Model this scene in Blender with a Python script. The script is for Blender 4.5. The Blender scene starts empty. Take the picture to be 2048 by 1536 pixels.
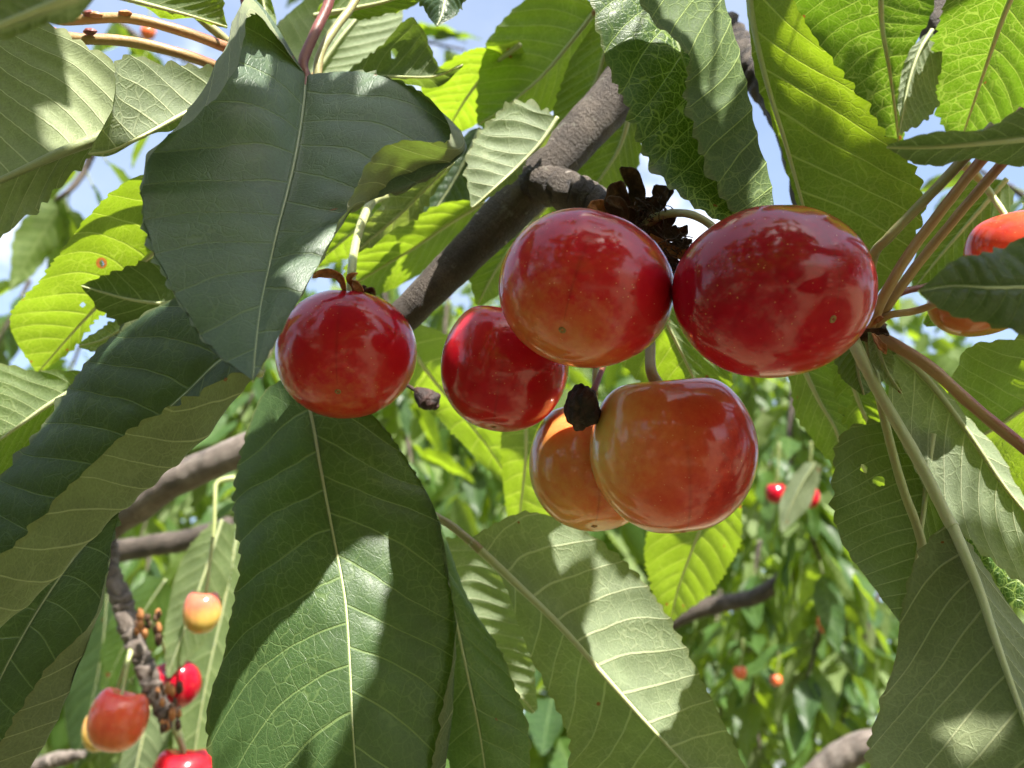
import bpy, math, random
import numpy as np
from mathutils import Vector, Matrix

random.seed(7)
rng = np.random.default_rng(11)
SC = bpy.context.scene
COL = SC.collection

# ------------------------------------------------------------------ camera
PITCH = math.radians(25)
CAM = np.array([0.0, 0.0, 1.70])
FPX = 1773.6                                   # focal length in pixels of a 2048 px wide frame
cam_d = bpy.data.cameras.new('camera')
cam_d.sensor_width = 36.0
cam_d.lens = 36.0 * FPX / 2048.0
cam_d.clip_start = 0.002
cam_d.clip_end = 2000.0
cam_d.dof.use_dof = True
cam_d.dof.focus_distance = 0.114
cam_d.dof.aperture_fstop = 35.0
cam_o = bpy.data.objects.new('camera', cam_d)
cam_o.location = CAM
cam_o.rotation_euler = (math.radians(90) + PITCH, 0, 0)
COL.objects.link(cam_o)
SC.camera = cam_o
RIGHT = np.array([1.0, 0, 0])
UP = np.array([0, -math.sin(PITCH), math.cos(PITCH)])
BACK = np.array([0, -math.cos(PITCH), -math.sin(PITCH)])
RM = np.stack([RIGHT, UP, BACK], axis=1)       # camera axes to world axes

# ------------------------------------------------------------------ light
SUN_CAM = np.array([0.30, 0.90, 0.28]); SUN_CAM = SUN_CAM / np.linalg.norm(SUN_CAM)
sun_dir = RM @ SUN_CAM
sun_dir /= np.linalg.norm(sun_dir)
w = bpy.data.worlds.new('World')
SC.world = w
w.use_nodes = True
wn = w.node_tree
bg = wn.nodes['Background']
sky = wn.nodes.new('ShaderNodeTexSky')
sky.sky_type = 'NISHITA'
sky.sun_disc = False
sky.sun_elevation = math.asin(sun_dir[2])
sky.sun_rotation = math.atan2(sun_dir[0], sun_dir[1])
sky.air_density = 1.0
sky.dust_density = 2.6
sky.ozone_density = 1.5
# thin high cloud, evenly scattered over the whole sky
tco = wn.nodes.new('ShaderNodeTexCoord')
cmap = wn.nodes.new('ShaderNodeMapping'); cmap.inputs['Scale'].default_value = (1.0, 1.0, 2.2)
cn = wn.nodes.new('ShaderNodeTexNoise'); cn.inputs['Scale'].default_value = 2.3; cn.inputs['Detail'].default_value = 7.0; cn.inputs['Roughness'].default_value = 0.55
cr = wn.nodes.new('ShaderNodeMapRange'); cr.interpolation_type = 'SMOOTHSTEP'
for i_, v_ in enumerate((0.34, 0.68, 0.18, 0.58)): cr.inputs[i_ + 1].default_value = v_
cm = wn.nodes.new('ShaderNodeMix'); cm.data_type = 'RGBA'
cm.inputs[7].default_value = (2.2, 2.45, 2.85, 1)
wn.links.new(tco.outputs['Generated'], cmap.inputs[0]); wn.links.new(cmap.outputs[0], cn.inputs[0]); wn.links.new(cn.outputs[0], cr.inputs[0])
wn.links.new(cr.outputs[0], cm.inputs[0]); wn.links.new(sky.outputs[0], cm.inputs[6])
cn2 = wn.nodes.new('ShaderNodeTexNoise'); cn2.inputs['Scale'].default_value = 2.9; cn2.inputs['Detail'].default_value = 8.0; cn2.inputs['Roughness'].default_value = 0.6
cmap2 = wn.nodes.new('ShaderNodeMapping'); cmap2.inputs['Scale'].default_value = (1.0, 1.0, 1.8); cmap2.inputs['Location'].default_value = (3.1, 1.7, 0.4)
wn.links.new(tco.outputs['Generated'], cmap2.inputs[0]); wn.links.new(cmap2.outputs[0], cn2.inputs[0])
cr2 = wn.nodes.new('ShaderNodeMapRange'); cr2.interpolation_type = 'SMOOTHSTEP'
for i_, v_ in enumerate((0.56, 0.74, 0.0, 0.55)): cr2.inputs[i_ + 1].default_value = v_
cm2 = wn.nodes.new('ShaderNodeMix'); cm2.data_type = 'RGBA'; cm2.inputs[7].default_value = (7.2, 7.3, 7.5, 1)     # broken white cumulus
wn.links.new(cn2.outputs[0], cr2.inputs[0]); wn.links.new(cr2.outputs[0], cm2.inputs[0]); wn.links.new(cm.outputs[2], cm2.inputs[6]); wn.links.new(cm2.outputs[2], bg.inputs[0])
bg.inputs[1].default_value = 0.10
sun_l = bpy.data.lights.new('sun', 'SUN')
sun_l.energy = 4.6
sun_l.angle = math.radians(0.5)
sun_l.color = (1.0, 0.95, 0.88)
sun_o = bpy.data.objects.new('sun', sun_l)
sun_o.rotation_euler = Vector(sun_dir).to_track_quat('Z', 'Y').to_euler()
sun_o.location = (0, 0, 5)
COL.objects.link(sun_o)
vs = SC.view_settings
vs.view_transform = 'Standard'
vs.look = 'None'
vs.exposure = 2.05
vs.gamma = 1.0
vs.use_curve_mapping = False
SC.render.engine = 'CYCLES'
SC.cycles.max_bounces = 8
SC.cycles.diffuse_bounces = 4
SC.cycles.transmission_bounces = 8
SC.cycles.use_denoising = True
SC.cycles.use_adaptive_sampling = True
SC.cycles.adaptive_threshold = 0.025

# ------------------------------------------------------------------ helpers
def cam_pt(x, y, d):
    """photo pixel + distance in cm -> camera space metres"""
    z = d / 100.0
    return np.array([(x - 1024) / FPX * z, -(y - 768) / FPX * z, -z])

def P(x, y, d):
    return CAM + RM @ cam_pt(x, y, d)

def parse(s):
    return np.array([[float(q) for q in t.split(',')] for t in s.split()])

def rail(s):
    return np.array([cam_pt(*r) for r in parse(s)])

def catmull(pts, t):
    """pts n x 3, t in 0..1 over the stations"""
    n = len(pts)
    p = np.vstack([2 * pts[0] - pts[1], pts, 2 * pts[-1] - pts[-2]])
    x = np.clip(t, 0, 1) * (n - 1)
    i = np.minimum(x.astype(int), n - 2)
    f = (x - i)[:, None]
    p0, p1, p2, p3 = p[i], p[i + 1], p[i + 2], p[i + 3]
    return 0.5 * (2 * p1 + (p2 - p0) * f + (2 * p0 - 5 * p1 + 4 * p2 - p3) * f * f + (3 * p1 - p0 - 3 * p2 + p3) * f ** 3)

def sstep(a, b, x):
    q = np.clip((x - a) / (b - a), 0, 1)
    return q * q * (3 - 2 * q)

def tag(o, label=None, cat=None, group=None, kind=None):
    if label: o['label'] = label
    if cat: o['category'] = cat
    if group: o['group'] = group
    if kind: o['kind'] = kind
    return o

def thing(name, label, cat, loc, group=None):
    o = bpy.data.objects.new(name, None)
    o.location = Vector(loc)
    o.empty_display_size = 0.01
    COL.objects.link(o)
    tag(o, label, cat, group)
    return o

def wloc(o):
    v = np.zeros(3)
    while o is not None:
        v = v + np.array(o.location)
        o = o.parent
    return v

def link_mesh(name, verts, faces, mat, parent=None, loc=None, smooth=True, uv=None, attrs=None, label=None):
    """verts in world space; loc = the object's origin in the world"""
    loc = np.mean(verts, axis=0) if loc is None else np.array(loc)
    me = bpy.data.meshes.new(name)
    me.from_pydata((np.asarray(verts) - loc).tolist(), [], faces)
    if smooth:
        me.polygons.foreach_set('use_smooth', [True] * len(me.polygons))
    if attrs:
        for k, v in attrs.items():
            a = me.attributes.new(k, 'FLOAT', 'POINT')
            a.data.foreach_set('value', np.asarray(v, dtype=np.float32))
    if uv is not None:
        lay = me.uv_layers.new(name='UVMap')
        li = np.empty(len(me.loops), dtype=np.int32)
        me.loops.foreach_get('vertex_index', li)
        lay.data.foreach_set('uv', np.asarray(uv, dtype=np.float32)[li].ravel())
    me.materials.append(mat)
    o = bpy.data.objects.new(name, me)
    COL.objects.link(o)
    if parent is not None:
        o.parent = parent
        o.location = Vector(loc - wloc(parent))
    else:
        o.location = Vector(loc)
    if label: o['label'] = label
    return o

# ------------------------------------------------------------------ materials
class NT:
    def __init__(self, name):
        self.m = bpy.data.materials.new(name)
        self.m.use_nodes = True
        self.t = self.m.node_tree
        self.t.nodes.clear()
        self.out = self.t.nodes.new('ShaderNodeOutputMaterial')
    def n(self, typ, **kw):
        nd = self.t.nodes.new('ShaderNode' + typ)
        for k, v in kw.items():
            if k.startswith('_'):
                setattr(nd, k[1:], v)
        for k, v in kw.items():
            if k.startswith('_'): continue
            key = k.replace('__', ' ')
            if key[0] == 'i' and key[1:].isdigit(): key = int(key[1:])
            self.set(nd.inputs[key], v)
        return nd
    def set(self, sock, v):
        if isinstance(v, bpy.types.NodeSocket):
            self.t.links.new(v, sock)
        elif isinstance(v, bpy.types.Node):
            self.t.links.new(v.outputs[0], sock)
        else:
            sock.default_value = v
    def math(self, op, a, b=0.0, c=0.0, clamp=False):
        nd = self.t.nodes.new('ShaderNodeMath')
        nd.operation = op
        nd.use_clamp = clamp
        self.set(nd.inputs[0], a); self.set(nd.inputs[1], b); self.set(nd.inputs[2], c)
        return nd.outputs[0]
    def attr(self, name):
        nd = self.t.nodes.new('ShaderNodeAttribute')
        nd.attribute_name = name
        return nd.outputs['Fac']
    def step(self, x, a, b, lo=0.0, hi=1.0):
        nd = self.t.nodes.new('ShaderNodeMapRange')
        nd.interpolation_type = 'SMOOTHSTEP'
        self.set(nd.inputs[0], x)
        for i, v in enumerate((a, b, lo, hi)): self.set(nd.inputs[i + 1], v)
        return nd.outputs[0]
    def mix(self, f, a, b, blend='MIX'):
        nd = self.t.nodes.new('ShaderNodeMix')
        nd.data_type = 'RGBA'
        nd.blend_type = blend
        self.set(nd.inputs[0], f); self.set(nd.inputs[6], a); self.set(nd.inputs[7], b)
        return nd.outputs[2]
    def ramp(self, f, stops):
        nd = self.t.nodes.new('ShaderNodeValToRGB')
        el = nd.color_ramp.elements
        while len(el) < len(stops): el.new(0.5)
        for e, (p, c) in zip(el, stops):
            e.position = p; e.color = (*c, 1)
        self.set(nd.inputs[0], f)
        return nd.outputs[0]
    def surf(self, s):
        self.t.links.new(s.outputs[0], self.out.inputs[0])
        return self.m

def c4(*c): return (c[0], c[1], c[2], 1.0)

def far_finish(t, vein, uv, up, up_vein, un, un_vein, tr, tr_vein, trans, rough):
    rnd = t.n('ObjectInfo').outputs['Random']
    bl = t.n('TexNoise', Vector=uv, Scale=0.12, Detail=2.0).outputs[0]
    gain = t.math('MULTIPLY', t.math('MULTIPLY_ADD', bl, 0.7, 0.6), t.math('MULTIPLY_ADD', rnd, 0.45, 0.82))
    gc = t.n('CombineColor', Red=gain, Green=gain, Blue=gain).outputs[0]
    under = t.n('NewGeometry').outputs['Backfacing']
    vf = t.math('MULTIPLY', vein, 0.7)
    base = t.mix(under, t.mix(vf, t.mix(1.0, c4(*up), gc, 'MULTIPLY'), c4(*up_vein)), t.mix(vf, t.mix(1.0, c4(*un), gc, 'MULTIPLY'), c4(*un_vein)))
    pr = t.n('BsdfPrincipled', Base__Color=base, Roughness=t.step(under, 0, 1, rough, 0.62))
    pr.inputs['Specular IOR Level'].default_value = 0.25
    trn = t.n('BsdfTranslucent', Color=t.mix(vf, t.mix(1.0, c4(*tr), gc, 'MULTIPLY'), c4(*tr_vein)))
    return t.surf(t.n('MixShader', i0=trans, i1=pr.outputs[0], i2=trn.outputs[0]))

def leaf_material(name, up, up_vein, un, un_vein, tr, tr_vein, trans=0.42, rough=0.44, fine=True, net=1.0):
    t = NT(name)
    vp, vv, uu = t.attr('vp'), t.attr('vv'), t.attr('uu')
    tm = t.attr('tm')
    uv = t.n('UVMap').outputs[0]
    av = t.math('ABSOLUTE', vv)
    # lateral veins
    wob = t.n('TexNoise', Vector=uv, Scale=0.09, Detail=2.0).outputs[0]
    vps = t.math('MULTIPLY_ADD', t.math('GREATER_THAN', vv, 0.0), 0.42, vp)
    vpw = t.math('ADD', vps, t.math('MULTIPLY', t.math('SUBTRACT', wob, 0.5), 0.30))
    fr = t.math('ABSOLUTE', t.math('SUBTRACT', t.math('FRACT', t.math('ADD', vpw, 0.5)), 0.5))
    under = t.n('NewGeometry').outputs['Backfacing']
    wd = t.math('MULTIPLY', t.math('MULTIPLY_ADD', av, -0.034, 0.064), t.math('MULTIPLY_ADD', under, 0.35, 0.62))
    v2 = t.step(fr, t.math('MULTIPLY', wd, 0.35), wd, 1.0, 0.0)
    # midrib
    mw = t.math('MULTIPLY_ADD', uu, -0.35, 0.52)
    v1 = t.step(t.math('ABSOLUTE', tm), t.math('MULTIPLY', mw, 0.5), mw, 1.0, 0.0)
    # net of small veins
    if not fine:
        return far_finish(t, t.math('MAXIMUM', v1, v2), uv, up, up_vein, un, un_vein, tr, tr_vein, trans, rough)
    warp = t.n('TexNoise', Vector=uv, Scale=0.5, Detail=2.0)
    uvw = t.n('VectorMath', _operation='ADD', i0=uv, i1=t.n('VectorMath', _operation='SCALE', i0=warp.outputs['Color'], Scale=0.9))
    vo = t.n('TexVoronoi', _feature='DISTANCE_TO_EDGE', Vector=uvw, Scale=0.42, Randomness=1.0)
    v3 = t.step(vo.outputs[0], 0.010, 0.050, 1.0, 0.0)
    vo2 = t.n('TexVoronoi', _feature='DISTANCE_TO_EDGE', Vector=uvw, Scale=1.5, Randomness=1.0)
    v4 = t.step(vo2.outputs[0], 0.015, 0.11, 1.0, 0.0)
    big = t.math('MAXIMUM', v1, v2)
    fadev = t.step(t.n('TexNoise', Vector=uv, Scale=0.06, Detail=2.0).outputs[0], 0.34, 0.64, 0.40, 1.10)
    fadev = t.math('MULTIPLY', fadev, t.step(av, 0.70, 1.0, 1.0, 0.55))
    small = t.math('MULTIPLY', fadev, t.math('MAXIMUM', t.math('MULTIPLY', v3, 0.62 * net), t.math('MULTIPLY', v4, 0.30 * net)))
    vein = t.math('MAXIMUM', t.math('MAXIMUM', v2, t.math('MULTIPLY', v1, 0.85)), small)
    # blotches
    bl = t.n('TexNoise', Vector=uv, Scale=0.12, Detail=3.0, Roughness=0.6).outputs[0]
    bl2 = t.n('TexNoise', Vector=uv, Scale=2.6, Detail=2.0, Roughness=0.7).outputs[0]
    rnd = t.n('ObjectInfo').outputs['Random']
    gain = t.math('ADD', t.math('MULTIPLY_ADD', bl, 0.7, 0.55), t.math('MULTIPLY', t.math('SUBTRACT', bl2, 0.5), 0.55))
    gain = t.math('MULTIPLY', gain, t.math('MULTIPLY_ADD', rnd, 0.35, 0.88))
    def tint(col):
        return t.mix(1.0, col, t.n('CombineColor', Red=gain, Green=gain, Blue=gain).outputs[0], 'MULTIPLY')
    cu = t.mix(t.math('MULTIPLY', vein, 0.7), tint(c4(*up)), c4(*up_vein))
    veinb = t.math('MAXIMUM', big, t.math('MULTIPLY', small, 0.55))
    cb = t.mix(t.math('MULTIPLY', veinb, 0.8), tint(c4(*un)), c4(*un_vein))
    base = t.mix(under, cu, cb)
    ctr = t.mix(t.math('MULTIPLY', vein, 0.55), tint(c4(*tr)), c4(*tr_vein))
    # brown dead spots and browned tooth tips
    sp = t.attr('spot')
    spn = t.math('ADD', sp, t.math('MULTIPLY', t.math('SUBTRACT', bl2, 0.5), 0.25))
    spm = t.step(spn, 0.45, 0.6)
    base = t.mix(spm, base, c4(0.16, 0.07, 0.02))
    ctr = t.mix(spm, ctr, c4(0.30, 0.10, 0.02))
    edge = t.step(av, 0.965, 1.0)
    base = t.mix(t.math('MULTIPLY', edge, 0.35), base, c4(0.16, 0.15, 0.05))
    # relief: veins sunk above, raised below
    relief = t.math('ADD', t.math('MULTIPLY', big, 1.0), t.math('MULTIPLY', small, 0.7))
    relief = t.math('ADD', relief, t.math('MULTIPLY', bl2, 0.35))
    bump = t.n('Bump', Strength=0.6, Distance=0.00022, Height=t.math('MULTIPLY', relief, -1.0))
    pr = t.n('BsdfPrincipled', Base__Color=base, Roughness=t.step(under, 0, 1, rough, 0.62),
             Normal=bump.outputs[0])
    t.set(pr.inputs['Specular IOR Level'], t.math('MULTIPLY_ADD', under, -0.25, 0.5))
    t.set(pr.inputs['Sheen Weight'], t.math('MULTIPLY', under, 0.10))
    pr.inputs['Sheen Roughness'].default_value = 0.6
    trn = t.n('BsdfTranslucent', Color=ctr, Normal=bump.outputs[0])
    mx = t.n('MixShader', i0=trans, i1=pr.outputs[0], i2=trn.outputs[0])
    return t.surf(mx)

GREEN = leaf_material('leaf_green', (0.032, 0.070, 0.018), (0.15, 0.22, 0.065), (0.108, 0.150, 0.062), (0.33, 0.38, 0.18),
                      (0.25, 0.38, 0.010), (0.46, 0.56, 0.07), trans=0.45)
DARK = leaf_material('leaf_dark_green', (0.026, 0.052, 0.022), (0.095, 0.140, 0.055), (0.090, 0.122, 0.055), (0.27, 0.31, 0.16),
                     (0.14, 0.22, 0.016), (0.36, 0.46, 0.10), trans=0.34, net=0.65)
PALE = leaf_material('leaf_pale', (0.075, 0.140, 0.040), (0.24, 0.32, 0.12), (0.190, 0.238, 0.135), (0.46, 0.50, 0.30),
                     (0.26, 0.35, 0.04), (0.48, 0.56, 0.14))

MID = leaf_material('leaf_mid_green', (0.048, 0.095, 0.030), (0.17, 0.24, 0.085), (0.105, 0.145, 0.055), (0.28, 0.32, 0.15),
                    (0.16, 0.27, 0.012), (0.34, 0.44, 0.09), trans=0.24, rough=0.47, net=0.8)
GREY = leaf_material('leaf_grey_green', (0.074, 0.116, 0.066), (0.14, 0.19, 0.095), (0.165, 0.195, 0.095), (0.34, 0.37, 0.19),
                     (0.14, 0.22, 0.02), (0.34, 0.44, 0.10), trans=0.24, rough=0.42, net=0.6)
FOLD = leaf_material('leaf_dark_above_pale_below', (0.034, 0.064, 0.030), (0.11, 0.155, 0.065), (0.185, 0.220, 0.110), (0.38, 0.41, 0.23),
                     (0.14, 0.22, 0.016), (0.36, 0.46, 0.10), trans=0.28, net=0.65)
NET = leaf_material('leaf_net_veined', (0.030, 0.078, 0.012), (0.30, 0.42, 0.09), (0.070, 0.130, 0.022), (0.30, 0.40, 0.11),
                    (0.105, 0.21, 0.006), (0.42, 0.54, 0.09), trans=0.38, net=1.5)
GREEN_FAR = leaf_material('leaf_green_far', (0.036, 0.078, 0.020), (0.15, 0.22, 0.07), (0.115, 0.165, 0.058), (0.32, 0.37, 0.16),
                          (0.29, 0.43, 0.010), (0.46, 0.58, 0.07), trans=0.42, rough=0.46, fine=False)
CANOPY = leaf_material('leaf_canopy', (0.040, 0.080, 0.030), (0.16, 0.23, 0.09), (0.110, 0.145, 0.065), (0.26, 0.30, 0.16),
                       (0.16, 0.26, 0.02), (0.30, 0.40, 0.08), trans=0.20, rough=0.4, fine=False)
DARK_FAR = leaf_material('leaf_dark_green_far', (0.026, 0.056, 0.018), (0.16, 0.23, 0.09), (0.125, 0.160, 0.068), (0.30, 0.33, 0.17),
                         (0.18, 0.29, 0.012), (0.36, 0.46, 0.10), trans=0.34, rough=0.38, fine=False)

def cherry_material(name, stops, seed, speck=0.55, suture=0.32):
    t = NT(name)
    tc = t.n('TexCoord').outputs['Object']
    co = t.n('VectorMath', _operation='ADD', i0=tc, i1=(seed * 0.37, seed * 0.11, seed * 0.23)).outputs[0]
    rp = t.attr('ripe')
    n1 = t.n('TexNoise', Vector=co, Scale=190.0, Detail=4.0, Roughness=0.62).outputs[0]
    n2 = t.n('TexNoise', Vector=co, Scale=900.0, Detail=3.0, Roughness=0.7).outputs[0]
    f = t.math('ADD', rp, t.math('MULTIPLY', t.math('SUBTRACT', n1, 0.5), 0.46))
    f = t.math('ADD', f, t.math('MULTIPLY', t.math('SUBTRACT', n2, 0.5), 0.30))
    col = t.ramp(f, stops)
    vo = t.n('TexVoronoi', _feature='F1', Vector=co, Scale=1250.0, Randomness=1.0)
    pick = t.n('TexNoise', Vector=co, Scale=480.0, Detail=1.0).outputs[0]
    dot = t.math('MULTIPLY', t.step(vo.outputs['Distance'], 0.05, 0.15, 1.0, 0.0), t.step(pick, 0.38, 0.52))
    col = t.mix(t.math('MULTIPLY', dot, speck), col, c4(0.72, 0.36, 0.16))
    su = t.attr('suture')
    col = t.mix(t.math('MULTIPLY', su, suture), col, c4(0.14, 0.01, 0.01))
    bump = t.n('Bump', Strength=0.25, Distance=0.00012, Height=t.math('ADD', n1, t.math('MULTIPLY', n2, 0.35)))
    pr = t.n('BsdfPrincipled', Base__Color=col, Roughness=0.30, Normal=bump.outputs[0])
    pr.inputs['Specular IOR Level'].default_value = 0.05
    pr.inputs['Subsurface Weight'].default_value = 0.28
    pr.inputs['Subsurface Radius'].default_value = (1.0, 0.28, 0.12)
    pr.inputs['Subsurface Scale'].default_value = 0.0028
    pr.inputs['Coat Weight'].default_value = 0.9
    pr.inputs['Coat Roughness'].default_value = 0.115
    pr.inputs['Coat IOR'].default_value = 1.44
    t.set(pr.inputs['Coat Normal'], t.n('Bump', Strength=0.10, Distance=0.00010, Height=n1).outputs[0])
    return t.surf(pr)

def simple_noise_material(name, stops, scale, rough=0.7, bump=0.4, dist=0.0005, detail=5.0, spec=0.3, obj=True, sss=0.0):
    t = NT(name)
    tc = t.n('TexCoord').outputs['Object' if obj else 'UV']
    n1 = t.n('TexNoise', Vector=tc, Scale=scale, Detail=detail, Roughness=0.62).outputs[0]
    col = t.ramp(n1, stops)
    b = t.n('Bump', Strength=bump, Distance=dist, Height=n1)
    pr = t.n('BsdfPrincipled', Base__Color=col, Roughness=rough, Normal=b.outputs[0])
    pr.inputs['Specular IOR Level'].default_value = spec
    if sss:
        pr.inputs['Subsurface Weight'].default_value = sss
        pr.inputs['Subsurface Radius'].default_value = (1.0, 0.7, 0.3)
        pr.inputs['Subsurface Scale'].default_value = 0.0012
    return t.surf(pr)

def bark_material(name, dark, mid, light, scale=1.0, scar=0.85):
    t = NT(name)
    uv = t.n('UVMap').outputs[0]                       # x along in mm, y around in mm
    st = t.n('VectorMath', _operation='MULTIPLY', i0=uv, i1=(0.10 * scale, 0.55 * scale, 1.0)).outputs[0]
    ri = t.n('VectorMath', _operation='MULTIPLY', i0=uv, i1=(0.9 * scale, 0.16 * scale, 1.0)).outputs[0]
    n0 = t.n('TexNoise', Vector=st, Scale=1.0, Detail=5.0, Roughness=0.65).outputs[0]
    n1 = t.n('TexNoise', Vector=ri, Scale=1.0, Detail=5.0, Roughness=0.65).outputs[0]
    n2 = t.n('TexNoise', Vector=uv, Scale=0.16, Detail=4.0, Roughness=0.6).outputs[0]
    n3 = t.n('TexNoise', Vector=uv, Scale=2.2, Detail=4.0, Roughness=0.7).outputs[0]
    f = t.math('ADD', t.math('MULTIPLY', n0, 0.3), t.math('ADD', t.math('MULTIPLY', n2, 0.45), t.math('MULTIPLY', n3, 0.25)))
    col = t.ramp(f, [(0.32, dark), (0.5, mid), (0.68, light)])
    # lenticels: short pale corky dashes across the branch
    lv = t.n('VectorMath', _operation='MULTIPLY', i0=uv, i1=(0.55, 0.20, 1.0)).outputs[0]
    vo = t.n('TexVoronoi', _feature='F1', Vector=lv, Scale=1.0, Randomness=1.0)
    rnd = t.n('SeparateColor', i0=vo.outputs['Color']).outputs[0]
    ln = t.math('MULTIPLY', t.step(vo.outputs['Distance'], 0.06, 0.20, 1.0, 0.0), t.math('GREATER_THAN', rnd, 0.55))
    col = t.mix(t.math('MULTIPLY', ln, 0.75), col, c4(0.33, 0.29, 0.25))
    lich = t.step(t.n('TexNoise', Vector=uv, Scale=0.33, Detail=5.0, Roughness=0.7).outputs[0], 0.58, 0.66)
    col = t.mix(t.math('MULTIPLY', lich, 0.45), col, c4(0.20, 0.20, 0.16))
    gv = t.attr('groove')
    gn = t.step(t.math('ADD', gv, t.math('MULTIPLY', t.math('SUBTRACT', n2, 0.5), 1.6)), 0.25, 0.75)
    col = t.mix(t.math('MULTIPLY', gn, scar), col, c4(0.018, 0.015, 0.014))
    h = t.math('ADD', t.math('MULTIPLY', n1, 0.6), t.math('ADD', n3, t.math('MULTIPLY', ln, 0.6)))
    b = t.n('Bump', Strength=0.85, Distance=0.0009, Height=h)
    pr = t.n('BsdfPrincipled', Base__Color=col, Roughness=0.6, Normal=b.outputs[0])
    pr.inputs['Specular IOR Level'].default_value = 0.35
    return t.surf(pr)

BARK = bark_material('bark_grey_brown', (0.020, 0.015, 0.011), (0.060, 0.046, 0.034), (0.16, 0.130, 0.100))
BARK_PALE = bark_material('bark_pale', (0.045, 0.034, 0.026), (0.16, 0.130, 0.105), (0.32, 0.28, 0.24), scar=0.55)
def stem_material(name, lo, hi, red):
    t = NT(name)
    uv = t.n('UVMap').outputs[0]
    n1 = t.n('TexNoise', Vector=t.n('VectorMath', _operation='MULTIPLY', i0=uv, i1=(0.05, 0.55, 1.0)).outputs[0], Scale=1.0, Detail=3.0).outputs[0]
    n2 = t.n('TexNoise', Vector=uv, Scale=2.0, Detail=3.0, Roughness=0.7).outputs[0]
    col = t.mix(n2, c4(*lo), c4(*hi))
    col = t.mix(t.step(n1, 0.40, 0.62), col, c4(*red))
    b = t.n('Bump', Strength=0.4, Distance=0.0002, Height=n2)
    pr = t.n('BsdfPrincipled', Base__Color=col, Roughness=0.45, Normal=b.outputs[0])
    pr.inputs['Subsurface Weight'].default_value = 0.25
    pr.inputs['Subsurface Radius'].default_value = (1.0, 0.8, 0.3)
    pr.inputs['Subsurface Scale'].default_value = 0.0008
    return t.surf(pr)
STEM_RED = stem_material('stem_red', (0.30, 0.20, 0.08), (0.38, 0.25, 0.11), (0.22, 0.045, 0.035))
STEM_OLIVE = stem_material('stem_olive', (0.20, 0.21, 0.08), (0.30, 0.29, 0.13), (0.25, 0.17, 0.08))
STEM_GREEN = stem_material('stem_green', (0.27, 0.32, 0.12), (0.36, 0.40, 0.17), (0.33, 0.33, 0.14))
STEM_DARKRED = stem_material('stem_dark_red', (0.16, 0.05, 0.04), (0.20, 0.07, 0.05), (0.12, 0.02, 0.025))
RIB = stem_material('midrib_pale', (0.33, 0.38, 0.18), (0.42, 0.46, 0.25), (0.38, 0.40, 0.20))
RIB_DULL = stem_material('midrib_dull', (0.20, 0.24, 0.11), (0.26, 0.30, 0.15), (0.24, 0.26, 0.13))
BROWN = simple_noise_material('dried_brown', [(0.3, (0.018, 0.011, 0.007)), (0.55, (0.065, 0.036, 0.020)), (0.75, (0.16, 0.095, 0.048))], 700, 0.8, 0.8)
ORANGE_BROWN = simple_noise_material('dried_orange_brown', [(0.3, (0.12, 0.04, 0.015)), (0.55, (0.36, 0.15, 0.05)), (0.75, (0.50, 0.28, 0.12))], 700, 0.7, 0.6)
BLACKISH = simple_noise_material('shrivelled_black_brown', [(0.35, (0.010, 0.006, 0.005)), (0.6, (0.045, 0.022, 0.016)), (0.8, (0.13, 0.07, 0.05))], 520, 0.62, 0.9, 0.0009)
SCAR = simple_noise_material('scar_tan', [(0.3, (0.18, 0.08, 0.02)), (0.7, (0.36, 0.22, 0.08))], 2500, 0.6, 0.3)
GROUND = simple_noise_material('ground_dry_grass', [(0.3, (0.12, 0.12, 0.05)), (0.55, (0.22, 0.20, 0.11)), (0.75, (0.33, 0.28, 0.18))], 1.7, 0.95, 0.3, 0.02, 8.0)

# ------------------------------------------------------------------ ground
def ground():
    s = 400.0
    o = link_mesh('ground', np.array([[-s, -s, 0], [s, -s, 0], [s, s, 0], [-s, s, 0]]), [(0, 1, 2, 3)], GROUND, smooth=False, loc=(0, 0, 0))
    tag(o, kind='structure')
ground()

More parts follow.
